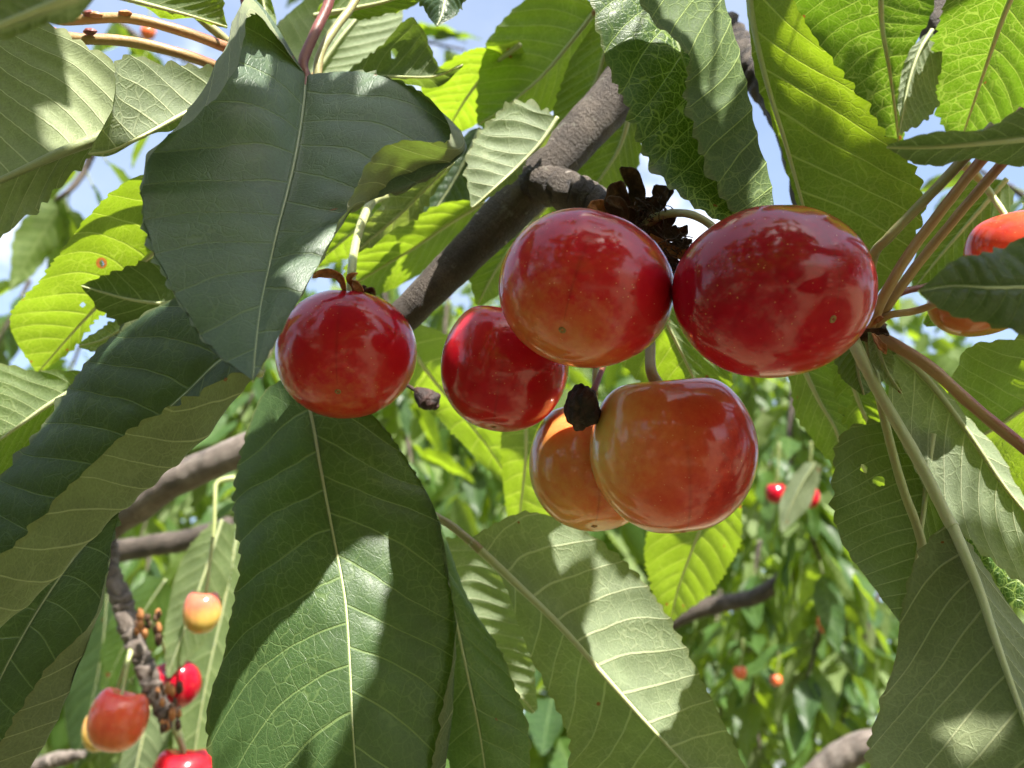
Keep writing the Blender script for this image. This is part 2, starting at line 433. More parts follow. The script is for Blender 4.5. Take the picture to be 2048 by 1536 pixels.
# ------------------------------------------------------------------ tubes
def tube_geo(pts, radii, sides=10, seg=40, wob=0.0, ring=None, seed=0, cap=True):
    """pts world n x 3; radii list interpolated; ring = function(s in metres, total) -> radius factor"""
    t = np.linspace(0, 1, seg + 1)
    c = catmull(np.asarray(pts, float), t)
    r = np.interp(t, np.linspace(0, 1, len(radii)), radii)
    d = np.gradient(c, axis=0)
    d /= np.linalg.norm(d, axis=1)[:, None] + 1e-12
    s = np.concatenate([[0], np.cumsum(np.linalg.norm(np.diff(c, axis=0), axis=1))])
    a = np.array([0.3, 0.5, 0.8]); a = a - d[0] * (a @ d[0]); a /= np.linalg.norm(a)
    rg = np.random.default_rng(seed)
    ph = rg.uniform(0, 6.28, 12)
    V, UVs, GR = [], [], []
    ang = np.linspace(0, 2 * np.pi, sides + 1)[:-1]
    for i in range(seg + 1):
        a = a - d[i] * (a @ d[i]); a /= np.linalg.norm(a)
        b = np.cross(d[i], a)
        rr = r[i] * np.ones(sides)
        if wob:
            q = s[i] / max(r[i], 1e-6)
            rr = rr * (1 + wob * (np.sin(q * 0.9 + ph[0] + np.sin(ang + ph[1])) * 0.5 + np.sin(q * 2.3 + ph[2] + 2 * np.sin(ang + ph[3])) * 0.3
                                  + np.sin(3 * ang + q * 0.35 + ph[4]) * 0.25 + np.sin(q * 5.1 + ph[5] + np.sin(2 * ang + ph[6])) * 0.2))
        if ring is not None:
            kf = ring(s[i], s[-1], ang) * np.ones(sides)
            rr = rr * kf
            GR.append(np.clip((0.97 - kf) / 0.10, 0, 1))
        V.append(c[i] + rr[:, None] * (np.cos(ang)[:, None] * a + np.sin(ang)[:, None] * b))
        UVs.append(np.stack([np.full(sides, s[i] * 1000), np.abs(ang / np.pi - 1) * np.pi * r[i] * 1000], 1))
    V = np.concatenate(V); UVs = np.concatenate(UVs)
    F = []
    for i in range(seg):
        for j in range(sides):
            k = (j + 1) % sides
            F.append((i * sides + j, i * sides + k, (i + 1) * sides + k, (i + 1) * sides + j))
    if cap:
        F.append(tuple(range(sides - 1, -1, -1)))
        F.append(tuple(seg * sides + j for j in range(sides)))
    tube_geo.groove = np.concatenate(GR) if GR else np.zeros(len(V))
    return V, F, UVs

def tube(name, spec, radii, mat, parent, sides=10, seg=32, wob=0.0, ring=None, seed=0, label=None):
    """spec: pixel string 'x,y,d ...' or world array; radii in mm"""
    pts = np.array([P(*r) for r in parse(spec)]) if isinstance(spec, str) else np.asarray(spec)
    V, F, U = tube_geo(pts, [q / 1000 for q in radii], sides, seg, wob, ring, seed)
    return link_mesh(name, V, F, mat, parent, loc=pts[0], uv=U, label=label, attrs={'groove': tube_geo.groove})

# ------------------------------------------------------------------ leaves
def half_rows(rails, s):
    """rails list of n x 3 (from the midrib outwards), s in 0..1 -> len(s) x n x 3 with soft turns at fold lines"""
    k = len(rails)
    if k == 2:
        return rails[0][None] * (1 - s)[:, None, None] + rails[1][None] * s[:, None, None]
    A = np.stack(rails)                                  # k x n x 3
    seg = np.linalg.norm(np.diff(A, axis=0), axis=2)     # k-1 x n
    kn = np.concatenate([[0], np.cumsum(np.maximum(seg.mean(1), 1e-5))]); kn /= kn[-1]
    h = np.diff(kn)
    dl = np.diff(A, axis=0) / h[:, None, None]
    m = np.zeros_like(A)
    for i in range(1, k - 1):                            # monotone slopes: no overshoot past the fold line
        a, b = dl[i - 1], dl[i]
        ok = (a * b) > 0
        m[i] = np.where(ok, 2 * a * b / np.where(ok, a + b, 1), 0)
    m[0], m[-1] = dl[0], dl[-1]
    out = np.zeros((len(s),) + A.shape[1:])
    for j, x in enumerate(s):
        i = min(int(np.searchsorted(kn, x, 'right')) - 1, k - 2)
        f = (x - kn[i]) / h[i]
        out[j] = ((2 * f ** 3 - 3 * f ** 2 + 1) * A[i] + (f ** 3 - 2 * f ** 2 + f) * h[i] * m[i]
                  + (-2 * f ** 3 + 3 * f ** 2) * A[i + 1] + (f ** 3 - f ** 2) * h[i] * m[i + 1])
    return out

def leaf(parent, label, mid, left, right, side='up', mat=None, nv=10.5, quilt=0.30, bulge=0.05, wave=0.5, tooth=0.55,
         teeth=None, holes=(), spots=(), rib=0.5, rib_mat=None, petiole=None, pet_r=(0.75, 0.65), pet_mat=None,
         seed=0, res=1.0, name='leaf', ribname='midrib', arch=0.62, tilt=0.0):
    """mid: rail string; left / right: list of rail strings from inside out (fold line, margin) or one string"""
    mat = mat or GREEN
    rg = np.random.default_rng(seed * 17 + len(label) * 3 + int(parse(mid)[0][0]) + 9000)
    left = [left] if isinstance(left, str) else left
    right = [right] if isinstance(right, str) else right
    ym = parse(mid)[:, 1].mean()
    def rail_t(q):
        r = parse(q)
        r[:, 2] *= 1 + (r[:, 1] - ym) / FPX * math.tan(math.radians(tilt))
        return np.array([cam_pt(*p) for p in r])
    M = rail_t(mid)
    Lr = [rail_t(q) for q in left]; Rr = [rail_t(q) for q in right]
    dense = catmull(M, np.linspace(0, 1, 300))
    cl = np.concatenate([[0], np.cumsum(np.linalg.norm(np.diff(dense, axis=0), axis=1))])
    LEN = cl[-1]
    # outline length decides the resolution along the leaf
    edge_len = max(np.linalg.norm(np.diff(catmull(q[-1], np.linspace(0, 1, 200)), axis=0), axis=1).sum() for q in (Lr, Rr))
    nt = teeth or max(12, int(edge_len / 0.0025))
    NU = int(min(380, max(60, nt * 5)) * res)
    NH = int(26 * res)
    # blend of arc length and station spacing keeps rows even on both edges
    u = np.linspace(0, 1, NU + 1)
    tt = 0.5 * np.interp(u * LEN, cl, np.linspace(0, 1, 300)) + 0.5 * u
    uL = np.interp(tt, np.linspace(0, 1, 300), cl / LEN)
    Ms = catmull(M, tt)
    sl = 1 - (1 - np.linspace(0, 1, NH + 1)) ** 1.25
    HL = half_rows([Ms] + [catmull(q, tt) for q in Lr], sl)
    HR = half_rows([Ms] + [catmull(q, tt) for q in Rr], sl)
    G = np.concatenate([HL[::-1], HR[1:]], axis=0)       # rows across (2NH+1) x (NU+1) x 3
    v = np.concatenate([-sl[::-1], sl[1:]])
    NR = len(v)
    cw = np.concatenate([np.zeros((1, NU + 1)), np.cumsum(np.linalg.norm(np.diff(G, axis=0), axis=2), axis=0)])
    T = cw - cw[NH]                                      # signed metres from the midrib
    W = max(T.max(), -T.min())
    def normals(G):
        du = np.gradient(G, axis=1); dv = np.gradient(G, axis=0)
        n = np.cross(du, dv)
        ar = np.linalg.norm(n, axis=2, keepdims=True)
        return n / (ar + 1e-15), ar[..., 0]
    n, ar = normals(G)
    core = (np.abs(v) < 0.6)[:, None] * ar
    facing = (np.sum(n * -G, axis=2) * core).sum()
    flip = (facing < 0) if side == 'up' else (facing > 0)
    if flip: n = -n                                      # n points to the upper side
    av = np.abs(v)[:, None]
    vp = nv * (uL[None] - arch * np.abs(T) / LEN - 0.20 * T * T / (LEN * max(W, 1e-6)))
    ph = rg.uniform(0, 6.28, 10)
    vp = vp + 0.06 * np.sin(3.1 * np.abs(T) / max(W, 1e-6) + ph[0] + 7 * uL[None]) + 0.10 * np.sin(uL * 17 + ph[9])[None]
    vq = vp + np.where(v > 0, 0.42, 0.0)[:, None]
    fr = vq - np.floor(vq)
    q = quilt / 1000 * (np.sin(np.pi * fr) ** 0.7) * sstep(0.02, 0.2, av) * (1 - 0.45 * sstep(0.75, 1.0, av))
    taper = np.sin(np.pi * np.clip(uL, 0.0, 1.0)) ** 0.5
    q = q * taper[None]
    for hv, R_ in ((slice(0, NH + 1), Lr), (slice(NH, NR), Rr)):
        hw = np.abs(T[0 if hv.start == 0 else -1])
        if len(R_) == 1:
            q[hv] += bulge * hw[None] * 4 * av[hv] * (1 - av[hv])
    wv = wave / 1000 * (np.sin(uL[None] * 9 + ph[1] + v[:, None] * 1.5) + 0.6 * np.sin(uL[None] * 19 + ph[2] - v[:, None] * 2)) * av ** 1.5 * taper[None]
    G = G + n * (q + wv)[..., None]
    # serrated margin
    for row, inner, R_ in ((0, 1, Lr), (NR - 1, NR - 2, Rr)):
        e = catmull(R_[-1], tt)
        el = np.concatenate([[0], np.cumsum(np.linalg.norm(np.diff(e, axis=0), axis=1))])
        pos = el / el[-1] * nt * (el[-1] / edge_len)
        pos = pos + 0.25 * np.sin(pos * 0.7 + ph[3]) + 0.15 * np.sin(pos * 1.9 + ph[4])
        k = np.floor(pos); f = pos - k
        amp = 0.6 + 0.6 * (np.sin(k * 12.9898 + ph[5]) * 43758.5453 % 1.0)
        amp = amp * np.where(k.astype(int) % 3 == 0, 1.25, 0.8)
        amp = amp * (0.75 + 0.45 * np.sin(pos * 0.31 + ph[6]) + 0.25 * np.sin(pos * 0.83 + ph[7]))
        saw = np.where(f < 0.72, f / 0.72, (1 - f) / 0.28) ** 0.8
        out = G[row] - G[inner]
        wdir = G[row] - G[NH]
        along = np.gradient(G[row], axis=0); along /= np.linalg.norm(along, axis=1)[:, None] + 1e-12
        out = out - along * np.sum(out * along, axis=1)[:, None]
        out /= np.linalg.norm(out, axis=1)[:, None] + 1e-12
        if len(R_) > 1:
            kf = np.clip(np.linalg.norm(catmull(R_[-1], tt) - catmull(R_[-2], tt), axis=1) / 0.0025, 0, 1)[:, None]
            wl = wdir - along * np.sum(wdir * along, axis=1)[:, None]
            wl /= np.linalg.norm(wl, axis=1)[:, None] + 1e-12
            out = out * kf + wl * (1 - kf)
        fade = np.clip(np.linalg.norm(wdir, axis=1) / 0.004, 0, 1) * sstep(0.0, 0.04, u)
        G[row] += out * (1.45 * tooth / 1000 * amp * (saw - 0.25) * fade)[:, None]
    # to world
    idx = np.arange(NR * (NU + 1)).reshape(NR, NU + 1)
    a, b, c, d = idx[:-1, :-1], idx[:-1, 1:], idx[1:, 1:], idx[1:, :-1]
    keep = np.ones(a.shape, bool)
    scr = np.stack([1024 + G[..., 0] / -G[..., 2] * FPX, 768 - G[..., 1] / -G[..., 2] * FPX], -1)
    cen = 0.25 * (scr[:-1, :-1] + scr[1:, 1:] + scr[:-1, 1:] + scr[1:, :-1])
    for (hx, hy, hr, hs) in holes:                       # feeding holes eaten through the blade
        an = np.arctan2(cen[..., 1] - hy, cen[..., 0] - hx)
        rr = np.hypot(cen[..., 0] - hx, (cen[..., 1] - hy) * hs)
        keep &= rr > hr * (1 + 0.08 * np.sin(3 * an + hx) + 0.05 * np.sin(5 * an))
        vx, vy = scr[..., 0] - hx, (scr[..., 1] - hy) * hs
        va = np.arctan2(scr[..., 1] - hy, vx); vr = np.hypot(vx, vy) + 1e-9
        R0 = hr * (1 + 0.08 * np.sin(3 * va + hx) + 0.05 * np.sin(5 * va))
        push = np.where(vr < R0 * 1.02, R0 * 1.02 / vr - 1, 0)
        G[..., 0] += push * vx / FPX * -G[..., 2]
        G[..., 1] -= push * vy / hs / FPX * -G[..., 2]
    quads = np.stack([a, b, c, d], -1)[keep]
    Wd = CAM + G.reshape(-1, 3) @ RM.T
    # cross(du,dv) is the normal of a,b,c,d; flip the order when the upper side is the other one
    if flip: quads = quads[:, ::-1]
    spot = np.zeros(NR * (NU + 1))
    sc2 = scr.reshape(-1, 2)
    auto = []
    if LEN > 0.03:
        for _ in range(int(rg.integers(0, 5))):
            q_ = sc2[rg.integers(len(sc2))]
            auto.append((q_[0], q_[1], rg.uniform(2.0, 5.5)))
    for (hx, hy, hr) in list(spots) + auto:
        dd = np.hypot(sc2[:, 0] - hx, sc2[:, 1] - hy) / hr
        spot = np.maximum(spot, np.clip(1.4 - dd, 0, 1))
    uv = np.stack([np.broadcast_to(uL * LEN * 1000, T.shape), T * 1000], -1).reshape(-1, 2) + rg.uniform(0, 200, 2)
    base_w = CAM + RM @ M[0]
    o = link_mesh(name, Wd, quads.tolist(), mat, parent, loc=base_w, uv=uv,
                  attrs={'vp': vp.ravel() + 50, 'vv': np.repeat(v, NU + 1), 'uu': np.broadcast_to(uL, T.shape).ravel(),
                         'tm': (T * 1000).ravel(), 'spot': spot}, label=label)
    if rib > 0:
        nm = n[NH]
        ks = np.linspace(0, NU, 40).astype(int)
        rr = np.linspace(rib, 0.10, 40) / 1000
        cl_ = G[NH][ks] - nm[ks] * (rr * 0.86)[:, None]
        V, F, U = tube_geo(CAM + cl_ @ RM.T, rr, 8, 60, seed=seed)
        link_mesh(ribname, V, F, rib_mat or RIB, o, loc=base_w, uv=U)
    if petiole:
        e0, e1_ = G[NH][0] - n[NH][0] * rib * 0.00086, G[NH][max(2, NU // 25)] - n[NH][max(2, NU // 25)] * rib * 0.00086
        pts = [P(*r) for r in parse(petiole)] + [CAM + RM @ e0, CAM + RM @ e1_]
        V, F, U = tube_geo(np.array(pts), [pet_r[0] / 1000, pet_r[1] / 1000, pet_r[1] / 1000, rib * 1.04 / 1000], 10, 40, wob=0.05, seed=seed)
        link_mesh('petiole', V, F, pet_mat or STEM_RED, o, loc=pts[0], uv=U)
    return o

# ------------------------------------------------------------------ cherries
RED = [(0.0, (0.58, 0.24, 0.06)), (0.28, (0.56, 0.115, 0.035)), (0.50, (0.52, 0.015, 0.020)), (0.80, (0.43, 0.003, 0.016)), (1.0, (0.30, 0.002, 0.013))]
BLUSH = [(0.0, (0.62, 0.44, 0.11)), (0.25, (0.72, 0.30, 0.08)), (0.55, (0.66, 0.120, 0.045)), (0.85, (0.54, 0.040, 0.025)), (1.0, (0.36, 0.016, 0.016))]

def cherry_geo(a, b, c, dimple=0.34, ns=144, nr=72, lobe=0.085, groove=0.018, tipd=0.03, sq=0.90):
    th = np.linspace(0, np.pi, nr + 1)[:, None]
    ph = np.linspace(0, 2 * np.pi, ns + 1)[:-1][None]
    s = np.sin(th)
    r = np.sign(s) * np.abs(s) ** sq
    sut = np.exp(-(((ph - 1.5 * np.pi + np.pi) % (2 * np.pi) - np.pi) / 0.16) ** 2)
    back = np.exp(-(((ph - 0.5 * np.pi + np.pi) % (2 * np.pi) - np.pi) / 0.3) ** 2)
    k = 1 - groove * sut * np.abs(s) ** 0.6 - 0.010 * back * s
    k = k * (1 + 0.012 * np.sin(3 * ph + 1) * s + 0.010 * np.sin(2 * th + 2 * ph))
    x = a * r * np.cos(ph) * k
    y = b * r * np.sin(ph) * k
    z = c * np.cos(th) * np.ones_like(ph)
    z = z - c * dimple * np.exp(-(th / 0.42) ** 2) + c * lobe * np.cos(2 * ph) * np.exp(-((th - 0.75) / 0.4) ** 2)
    z = z + c * tipd * np.exp(-((np.pi - th) / 0.25) ** 2)
    V = np.stack([x, y, z * np.ones_like(x)], -1)
    suture = sut.repeat(nr + 1, 0) ** 26 * (0.2 + 0.8 * sstep(1.2, 2.6, th)) * (th < 3.02)
    V = V.reshape(-1, 3)
    F = []
    for i in range(nr):
        for j in range(ns):
            kk = (j + 1) % ns
            q = (i * ns + j, (i + 1) * ns + j, (i + 1) * ns + kk, i * ns + kk)
            F.append(q)
    return V, F, suture.reshape(-1)

def cherry(label, px, py, d, wpx, hpx, cpx, tip, roll, mat, ripe_dir, ripe_mid, ripe_gain, stem=None, stem_r=(0.65, 0.55), stem_mat=None,
           group='cherries', scar=True, stem_sides=10, res=1.0, dimple=0.34, lobe=0.07, sq=0.90):
    """px,py centre, d depth cm; wpx/hpx/cpx: full extent of local x, y, z in photo pixels at that depth; tip direction in camera axes"""
    k = d / 100 / FPX / 2
    V, F, su = cherry_geo(wpx * k, hpx * k, cpx * k, dimple, ns=int(144 * res), nr=int(72 * res), lobe=lobe, sq=sq)
    z = -np.array(tip, float); z /= np.linalg.norm(z)
    r = np.array([math.cos(math.radians(roll)), math.sin(math.radians(roll)), 0])
    x = r - z * (r @ z); x /= np.linalg.norm(x)
    y = np.cross(z, x)
    R3 = np.stack([x, y, z], 1)
    C = cam_pt(px, py, d)
    Vc = V @ R3.T
    gd = np.array(ripe_dir, float); gd /= np.linalg.norm(gd)
    ripe = ripe_mid + ripe_gain * (Vc @ gd) / np.linalg.norm(Vc, axis=1)
    Vw = CAM + (C + Vc) @ RM.T
    cw = CAM + RM @ C
    t = thing('cherry', label, 'cherry', cw, group)
    fl = link_mesh('flesh', Vw, F, mat, t, loc=cw, attrs={'ripe': ripe, 'suture': su})
    if scar:
        tp = C + R3 @ np.array([0, 0, -cpx * k * 0.968])
        rs = 0.42e-3
        ring = []
        th = np.linspace(0, 2 * np.pi, 19)[:-1]
        prof = [(0.15, -0.02), (0.45, 0.12), (0.8, 0.30), (1.05, 0.18), (1.25, -0.25)]
        for (pr_, hz) in prof:
            ring += [tp + R3 @ (rs * np.array([pr_ * math.cos(q), pr_ * math.sin(q), -hz])) for q in th]
        n = 18
        FF = [(i * n + j, i * n + (j + 1) % n, (i + 1) * n + (j + 1) % n, (i + 1) * n + j) for i in range(4) for j in range(n)] + [tuple(range(n))]
        link_mesh('stylar_scar', CAM + np.array(ring) @ RM.T, FF, SCAR, fl, loc=CAM + RM @ tp)
    if stem:
        foot = C + R3 @ np.array([0, 0, cpx * k * (0.98 - dimple)])
        pts = np.vstack([[P(*q) for q in parse(stem)], [CAM + RM @ foot]])
        V2, F2, U2 = tube_geo(pts, [stem_r[0] * 1.5e-3, stem_r[0] / 1000, stem_r[1] / 1000, stem_r[1] / 1000, stem_r[1] * 1.25e-3], stem_sides, 44, wob=0.05)
        link_mesh('stem', V2, F2, stem_mat or STEM_GREEN, t, loc=pts[0], uv=U2)
    return t
#--DATA--
# ------------------------------------------------------------------ main branch with its spur and leaves
B1 = thing('cherry_branch', 'thick grey-brown branch running diagonally behind the two largest red cherries', 'branch', P(1255, 150, 15.5))
def knots(s, tot, ang):
    return 1 + 0.10 * math.exp(-((s - 0.52 * tot) / 0.012) ** 2) * (0.5 + 0.5 * np.cos(ang - 1.0))
tube('wood', '1380,-20,16.2 1300,75,15.9 1237,182,15.6 1150,280,15.4 1050,385,15.2 950,490,15.1 880,560,15.1 805,635,15.2 730,700,15.6 660,800,16.2',
     [4.8, 4.4, 4.15, 3.9, 3.9, 3.35, 3.1, 2.95, 2.9, 2.8], BARK, B1, sides=36, seg=150, wob=0.035, ring=knots, seed=3)
def rings(per):
    def f(s, tot, ang):
        q = (s + 0.22 * per * np.sin(ang * 2 + 1 + s * 300) + 0.10 * per * np.sin(ang * 5 + s * 900) + 0.3 * per * math.sin(s * 700 + 2)) / per
        k = np.floor(q); fr = q - k
        amp = 0.20 + 0.20 * np.abs(np.sin(k * 12.9))
        return 0.80 + amp * (1 - fr) ** 0.6 * np.where(fr < 0.14, fr / 0.14, 1)
    return f
tube('spur', '1045,372,15.2 1090,370,14.75 1140,384,14.45 1185,404,14.2 1225,425,13.9 1268,450,13.4', [2.7, 3.0, 3.0, 2.8, 2.5, 1.7], BARK, B1, sides=28, seg=130, wob=0.04, ring=rings(0.0024), seed=5)

def flake(parent, spec_mid, wpx, mat, seed, name='bud_scale', curl=0.5):
    """small dry crumpled scale"""
    rg = np.random.default_rng(seed)
    p = parse(spec_mid)
    M = np.array([cam_pt(*q) for q in p])
    NU, NV = 22, 8
    t = np.linspace(0, 1, NU + 1)
    m = catmull(M, t)
    tg = np.gradient(m, axis=0); tg /= np.linalg.norm(tg, axis=1)[:, None]
    sd = np.cross(tg, [0, 0, 1]); sd /= np.linalg.norm(sd, axis=1)[:, None] + 1e-9
    nn = np.cross(sd, tg)
    w_ = wpx * (p[:, 2].mean() / 100 / FPX) * np.interp(t, [0, 0.2, 0.6, 0.85, 1], [0.35, 0.8, 1.0, 0.75, 0.15])
    ph = rg.uniform(0, 6.28, 6)
    V, FA = [], []
    for sgn in (1,):
        for j in range(NV + 1):
            v = j / NV * 2 - 1
            ww = w_ * (1 + 0.12 * np.sin(t * 9 + ph[0] + v) + 0.07 * np.sin(t * 21 + ph[1])) * v * 0.5
            hh = w_ * (curl * v * v * 0.5 + 0.07 * np.sin(t * 7 + v * 3 + ph[2]) + 0.03 * np.sin(t * 19 - v * 5 + ph[3]))
            V.append(m + sd * ww[:, None] + nn * hh[:, None])
    V = np.concatenate(V)
    n1 = NU + 1
    q = [(j * n1 + i, j * n1 + i + 1, (j + 1) * n1 + i + 1, (j + 1) * n1 + i) for j in range(NV) for i in range(NU)]
    Vw = CAM + V @ RM.T
    o = link_mesh(name, Vw, q, mat, parent, loc=CAM + RM @ M[0])
    sol = o.modifiers.new('thickness', 'SOLIDIFY'); sol.thickness = 0.00018
    return o
for i, (s_, w_, m_) in enumerate([
    ('1270,460,13.0 1240,420,12.8 1235,385,12.7 1245,362,12.6', 62, BROWN), ('1265,450,13.1 1275,400,13 1262,360,12.9 1240,335,12.8', 45, BROWN),
    ('1270,455,12.9 1300,420,12.9 1318,395,12.8 1310,370,12.8', 48, BROWN), ('1275,462,12.8 1310,450,12.7 1335,440,12.6 1345,418,12.6', 40, BROWN),
    ('1270,460,12.9 1310,480,12.7 1340,500,12.6 1385,480,12.5', 40, BROWN), ('1280,465,13 1330,470,12.9 1360,465,12.9 1375,450,12.8', 36, BROWN),
    ('1290,470,12.8 1330,510,12.6 1350,540,12.5 1352,575,12.5', 34, BROWN), ('1300,470,12.6 1340,500,12.5 1365,510,12.4 1392,490,12.4', 26, ORANGE_BROWN),
    ('1225,430,13 1210,418,12.8 1190,412,12.7 1175,415,12.6', 30, ORANGE_BROWN), ('1255,440,12.7 1245,415,12.6 1225,402,12.5 1212,402,12.5', 26, BROWN),
    ('1285,470,12.9 1310,500,13 1330,530,13 1335,560,13', 40, BROWN), ('1290,440,13.2 1330,400,13.2 1340,380,13.2 1335,360,13.2', 18, BROWN)]):
    flake(B1, s_, w_ * 0.86, m_, 40 + i)
def fibres(parent, x, y, d, n, seed, spread=60):
    rg = np.random.default_rng(seed)
    V, F, U, k = [], [], [], 0
    for i in range(n):
        x0, y0 = x + rg.uniform(-spread, spread) * 0.7, y + rg.uniform(-spread, spread) * 0.6
        an = rg.uniform(0, 6.28); ln = rg.uniform(15, 45)
        p = [P(x0 + math.cos(an) * ln * q + rg.uniform(-5, 5), y0 + math.sin(an) * ln * q + rg.uniform(-5, 5), d + rg.uniform(-0.35, 0.3)) for q in (0, 0.35, 0.7, 1)]
        v, f, u = tube_geo(np.array(p), [0.00009, 0.00007, 0.00003], 4, 8)
        V.append(v); U.append(u); F += [tuple(q + k for q in g) for g in f]; k += len(v)
    o = link_mesh('fibres', np.concatenate(V), F, BROWN, parent, loc=P(x, y, d), uv=np.concatenate(U))
    o['kind'] = 'stuff'
fibres(B1, 1305, 425, 12.6, 60, 1, 50)
fibres(B1, 1350, 500, 12.4, 60, 2, 45)
fibres(B1, 1345, 560, 12.4, 25, 3, 25)
# bud spur that carries the left cherry
tube('bud_spur', '840,370,17.0 815,380,16.6 790,388,16.3 768,392,16.1', [1.6, 2.4, 2.3, 1.2], BARK, B1, sides=18, seg=60, wob=0.06, ring=rings(0.0016), seed=8)

leaf(B1, 'large backlit leaf underside above the branch', '1195,15,17.6 1140,85,17.5 1085,150,17.4 1040,190,17.3 1000,222,17.2 955,250,17.2',
     '1190,5,17.6 1080,-15,18.0 1000,50,17.9 962,130,17.6 955,200,17.3 955,250,17.2', '1200,25,17.6 1185,115,18.0 1115,215,17.9 1045,252,17.6 985,258,17.3 956,251,17.2', 'under', GREEN, seed=1, tilt=32, quilt=0.35,
     petiole='1260,-60,17.0 1230,-20,17.3')
leaf(B1, 'bright yellow-green translucent leaf with ragged margin left of the branch', '1040,85,18.8 985,130,18.7 940,185,18.5 912,230,18.4 893,268,18.3',
     '1035,80,18.8 930,108,19.1 845,165,19.0 862,210,18.7 892,266,18.3', '1045,92,18.8 1040,150,18.6 1000,215,18.4 950,255,18.3 895,268,18.3', 'under', GREEN, seed=2, tilt=62)
leaf(B1, None or 'narrow lit leaf alongside the branch', '1240,40,17.3 1210,105,17.2 1190,165,17.0 1155,225,16.8 1110,285,16.6', '1200,35,17.6 1150,100,17.5 1125,165,17.3 1108,230,17 1106,280,16.6',
     '1260,60,17.5 1270,140,17.4 1240,205,17.2 1185,255,17 1114,288,16.6', 'under', GREEN, seed=3, tilt=38)
leaf(B1, 'green leaf below the branch', '1262,215,17.0 1240,290,17 1205,350,17 1150,425,17', '1240,215,17.3 1180,275,17.3 1140,350,17.2 1145,424,17', '1285,225,17.3 1278,320,17.4 1245,380,17.2 1156,428,17', 'under', GREEN, seed=4, tilt=38)
leaf(B1, 'half-lit leaf behind the branch over the middle cherry', '1110,390,17.2 1050,460,17.1 995,535,17 955,610,17', '1085,395,17.5 990,455,17.4 945,530,17.3 950,608,17',
     '1130,410,17.4 1110,490,17.4 1035,570,17.3 962,612,17', 'under', GREEN, seed=5, tilt=38)
leaf(B1, 'pale grey-green curled leaf with toothed edge against the branch', '1114,236,14.6 1078,288,14.5 1034,334,14.4 988,376,14.2 944,416,14.1',
     '1108,232,14.6 1045,206,14.7 972,252,14.4 936,325,14.1 941,412,14.1', '1116,240,14.6 1086,296,14.8 1040,344,14.7 992,384,14.5 946,418,14.1', 'under', PALE, seed=6, quilt=0.45, tooth=0.8, nv=8, rib=0.35)
leaf(B1, 'bright yellow-green leaf with toothed upper edge left of the branch', '968,400,17.9 900,442,17.8 830,492,17.6 760,535,17.5 680,585,17.3',
     '960,398,17.9 880,416,17.5 790,452,17.2 712,510,17.1 680,582,17.3', '970,408,17.9 920,480,18.4 855,540,18.3 775,585,17.9 682,590,17.3', 'under', GREEN, seed=7, tilt=46, quilt=0.45, tooth=0.8)
leaf(B1, 'dark leaf in the shade beside the branch', '960,255,17.8 925,330,17.7 890,390,17.6 848,448,17.5', '938,262,18 885,310,18 850,370,17.8 842,445,17.5', '975,265,18 965,350,18 930,415,17.8 852,450,17.5', 'up', DARK, seed=8)
leaf(B1, 'pale toothed leaf strip behind the large dark leaf', '905,322,15.6 855,372,15.5 803,425,15.4 745,475,15.3 700,512,15.2', '896,318,15.4 830,355,15.2 775,402,15.1 722,458,15.1 698,510,15.2',
     '908,328,15.6 868,388,15.7 818,440,15.7 755,486,15.5 702,514,15.2', 'under', PALE, seed=9, quilt=0.4, tooth=0.8, nv=8, rib=0.3)
leaf(B1, 'bright yellow-green leaf behind the large dark leaf', '840,340,18.1 775,405,18 710,460,17.9 630,530,17.8', '815,340,18.3 735,380,18.3 675,430,18.1 628,525,17.8', '850,350,18.2 810,430,18.2 760,495,18.1 640,535,17.8', 'under', GREEN, seed=10, tilt=46)
leaf(B1, 'dark green hanging leaf folded over along its right side', '1305,-70,13.2 1330,15,13.2 1362,108,13.1 1392,200,13 1416,290,12.8 1440,370,12.5 1475,455,12.1',
     '1184,-70,12.8 1183,8,12.7 1214,105,12.6 1256,215,12.5 1290,310,12.4 1345,382,12.2 1470,455,12.1',
     ['1440,-70,12.9 1452,10,12.8 1482,100,12.7 1502,190,12.6 1522,285,12.5 1542,365,12.4 1552,452,12.2', '1262,-70,12.3 1296,30,12.2 1385,112,12.1 1376,200,12.1 1398,290,12.1 1440,385,12.1 1490,455,12.1'],
     'up', NET, seed=11, quilt=0.35, tooth=0.9, nv=9)
leaf(B1, 'bright translucent leaf behind the middle cherries', '790,640,22.5 850,735,22.5 925,830,22.4 980,900,22.3 1032,985,22.2', '785,655,22.3 812,760,22.1 878,835,22 958,922,22 1028,985,22.2',
     '800,632,22.5 905,685,22.9 985,790,22.9 1035,880,22.7 1034,985,22.2', 'under', GREEN, seed=12, tilt=62, rib=0.6)
leaf(B1, 'two-tone leaf between the lower cherries', '1050,800,22 1052,890,21.9 1047,960,21.8 1038,1040,21.7 1030,1110,21.6', '1025,810,22.2 1002,880,22.2 1008,955,22.1 1014,1035,21.9 1028,1108,21.6',
     '1075,810,22.2 1118,890,22.3 1125,965,22.2 1102,1040,22 1034,1110,21.6', 'under', GREEN, seed=13, tilt=58)
leaf(B1, 'bright leaf behind the orange cherry stem', '1270,520,14.8 1320,620,14.7 1370,720,14.6 1430,850,14.5', '1240,530,15 1210,650,15 1270,760,14.8 1425,850,14.5', '1300,510,15 1420,640,15 1460,750,14.8 1434,850,14.5', 'under', GREEN, seed=14, tilt=38)
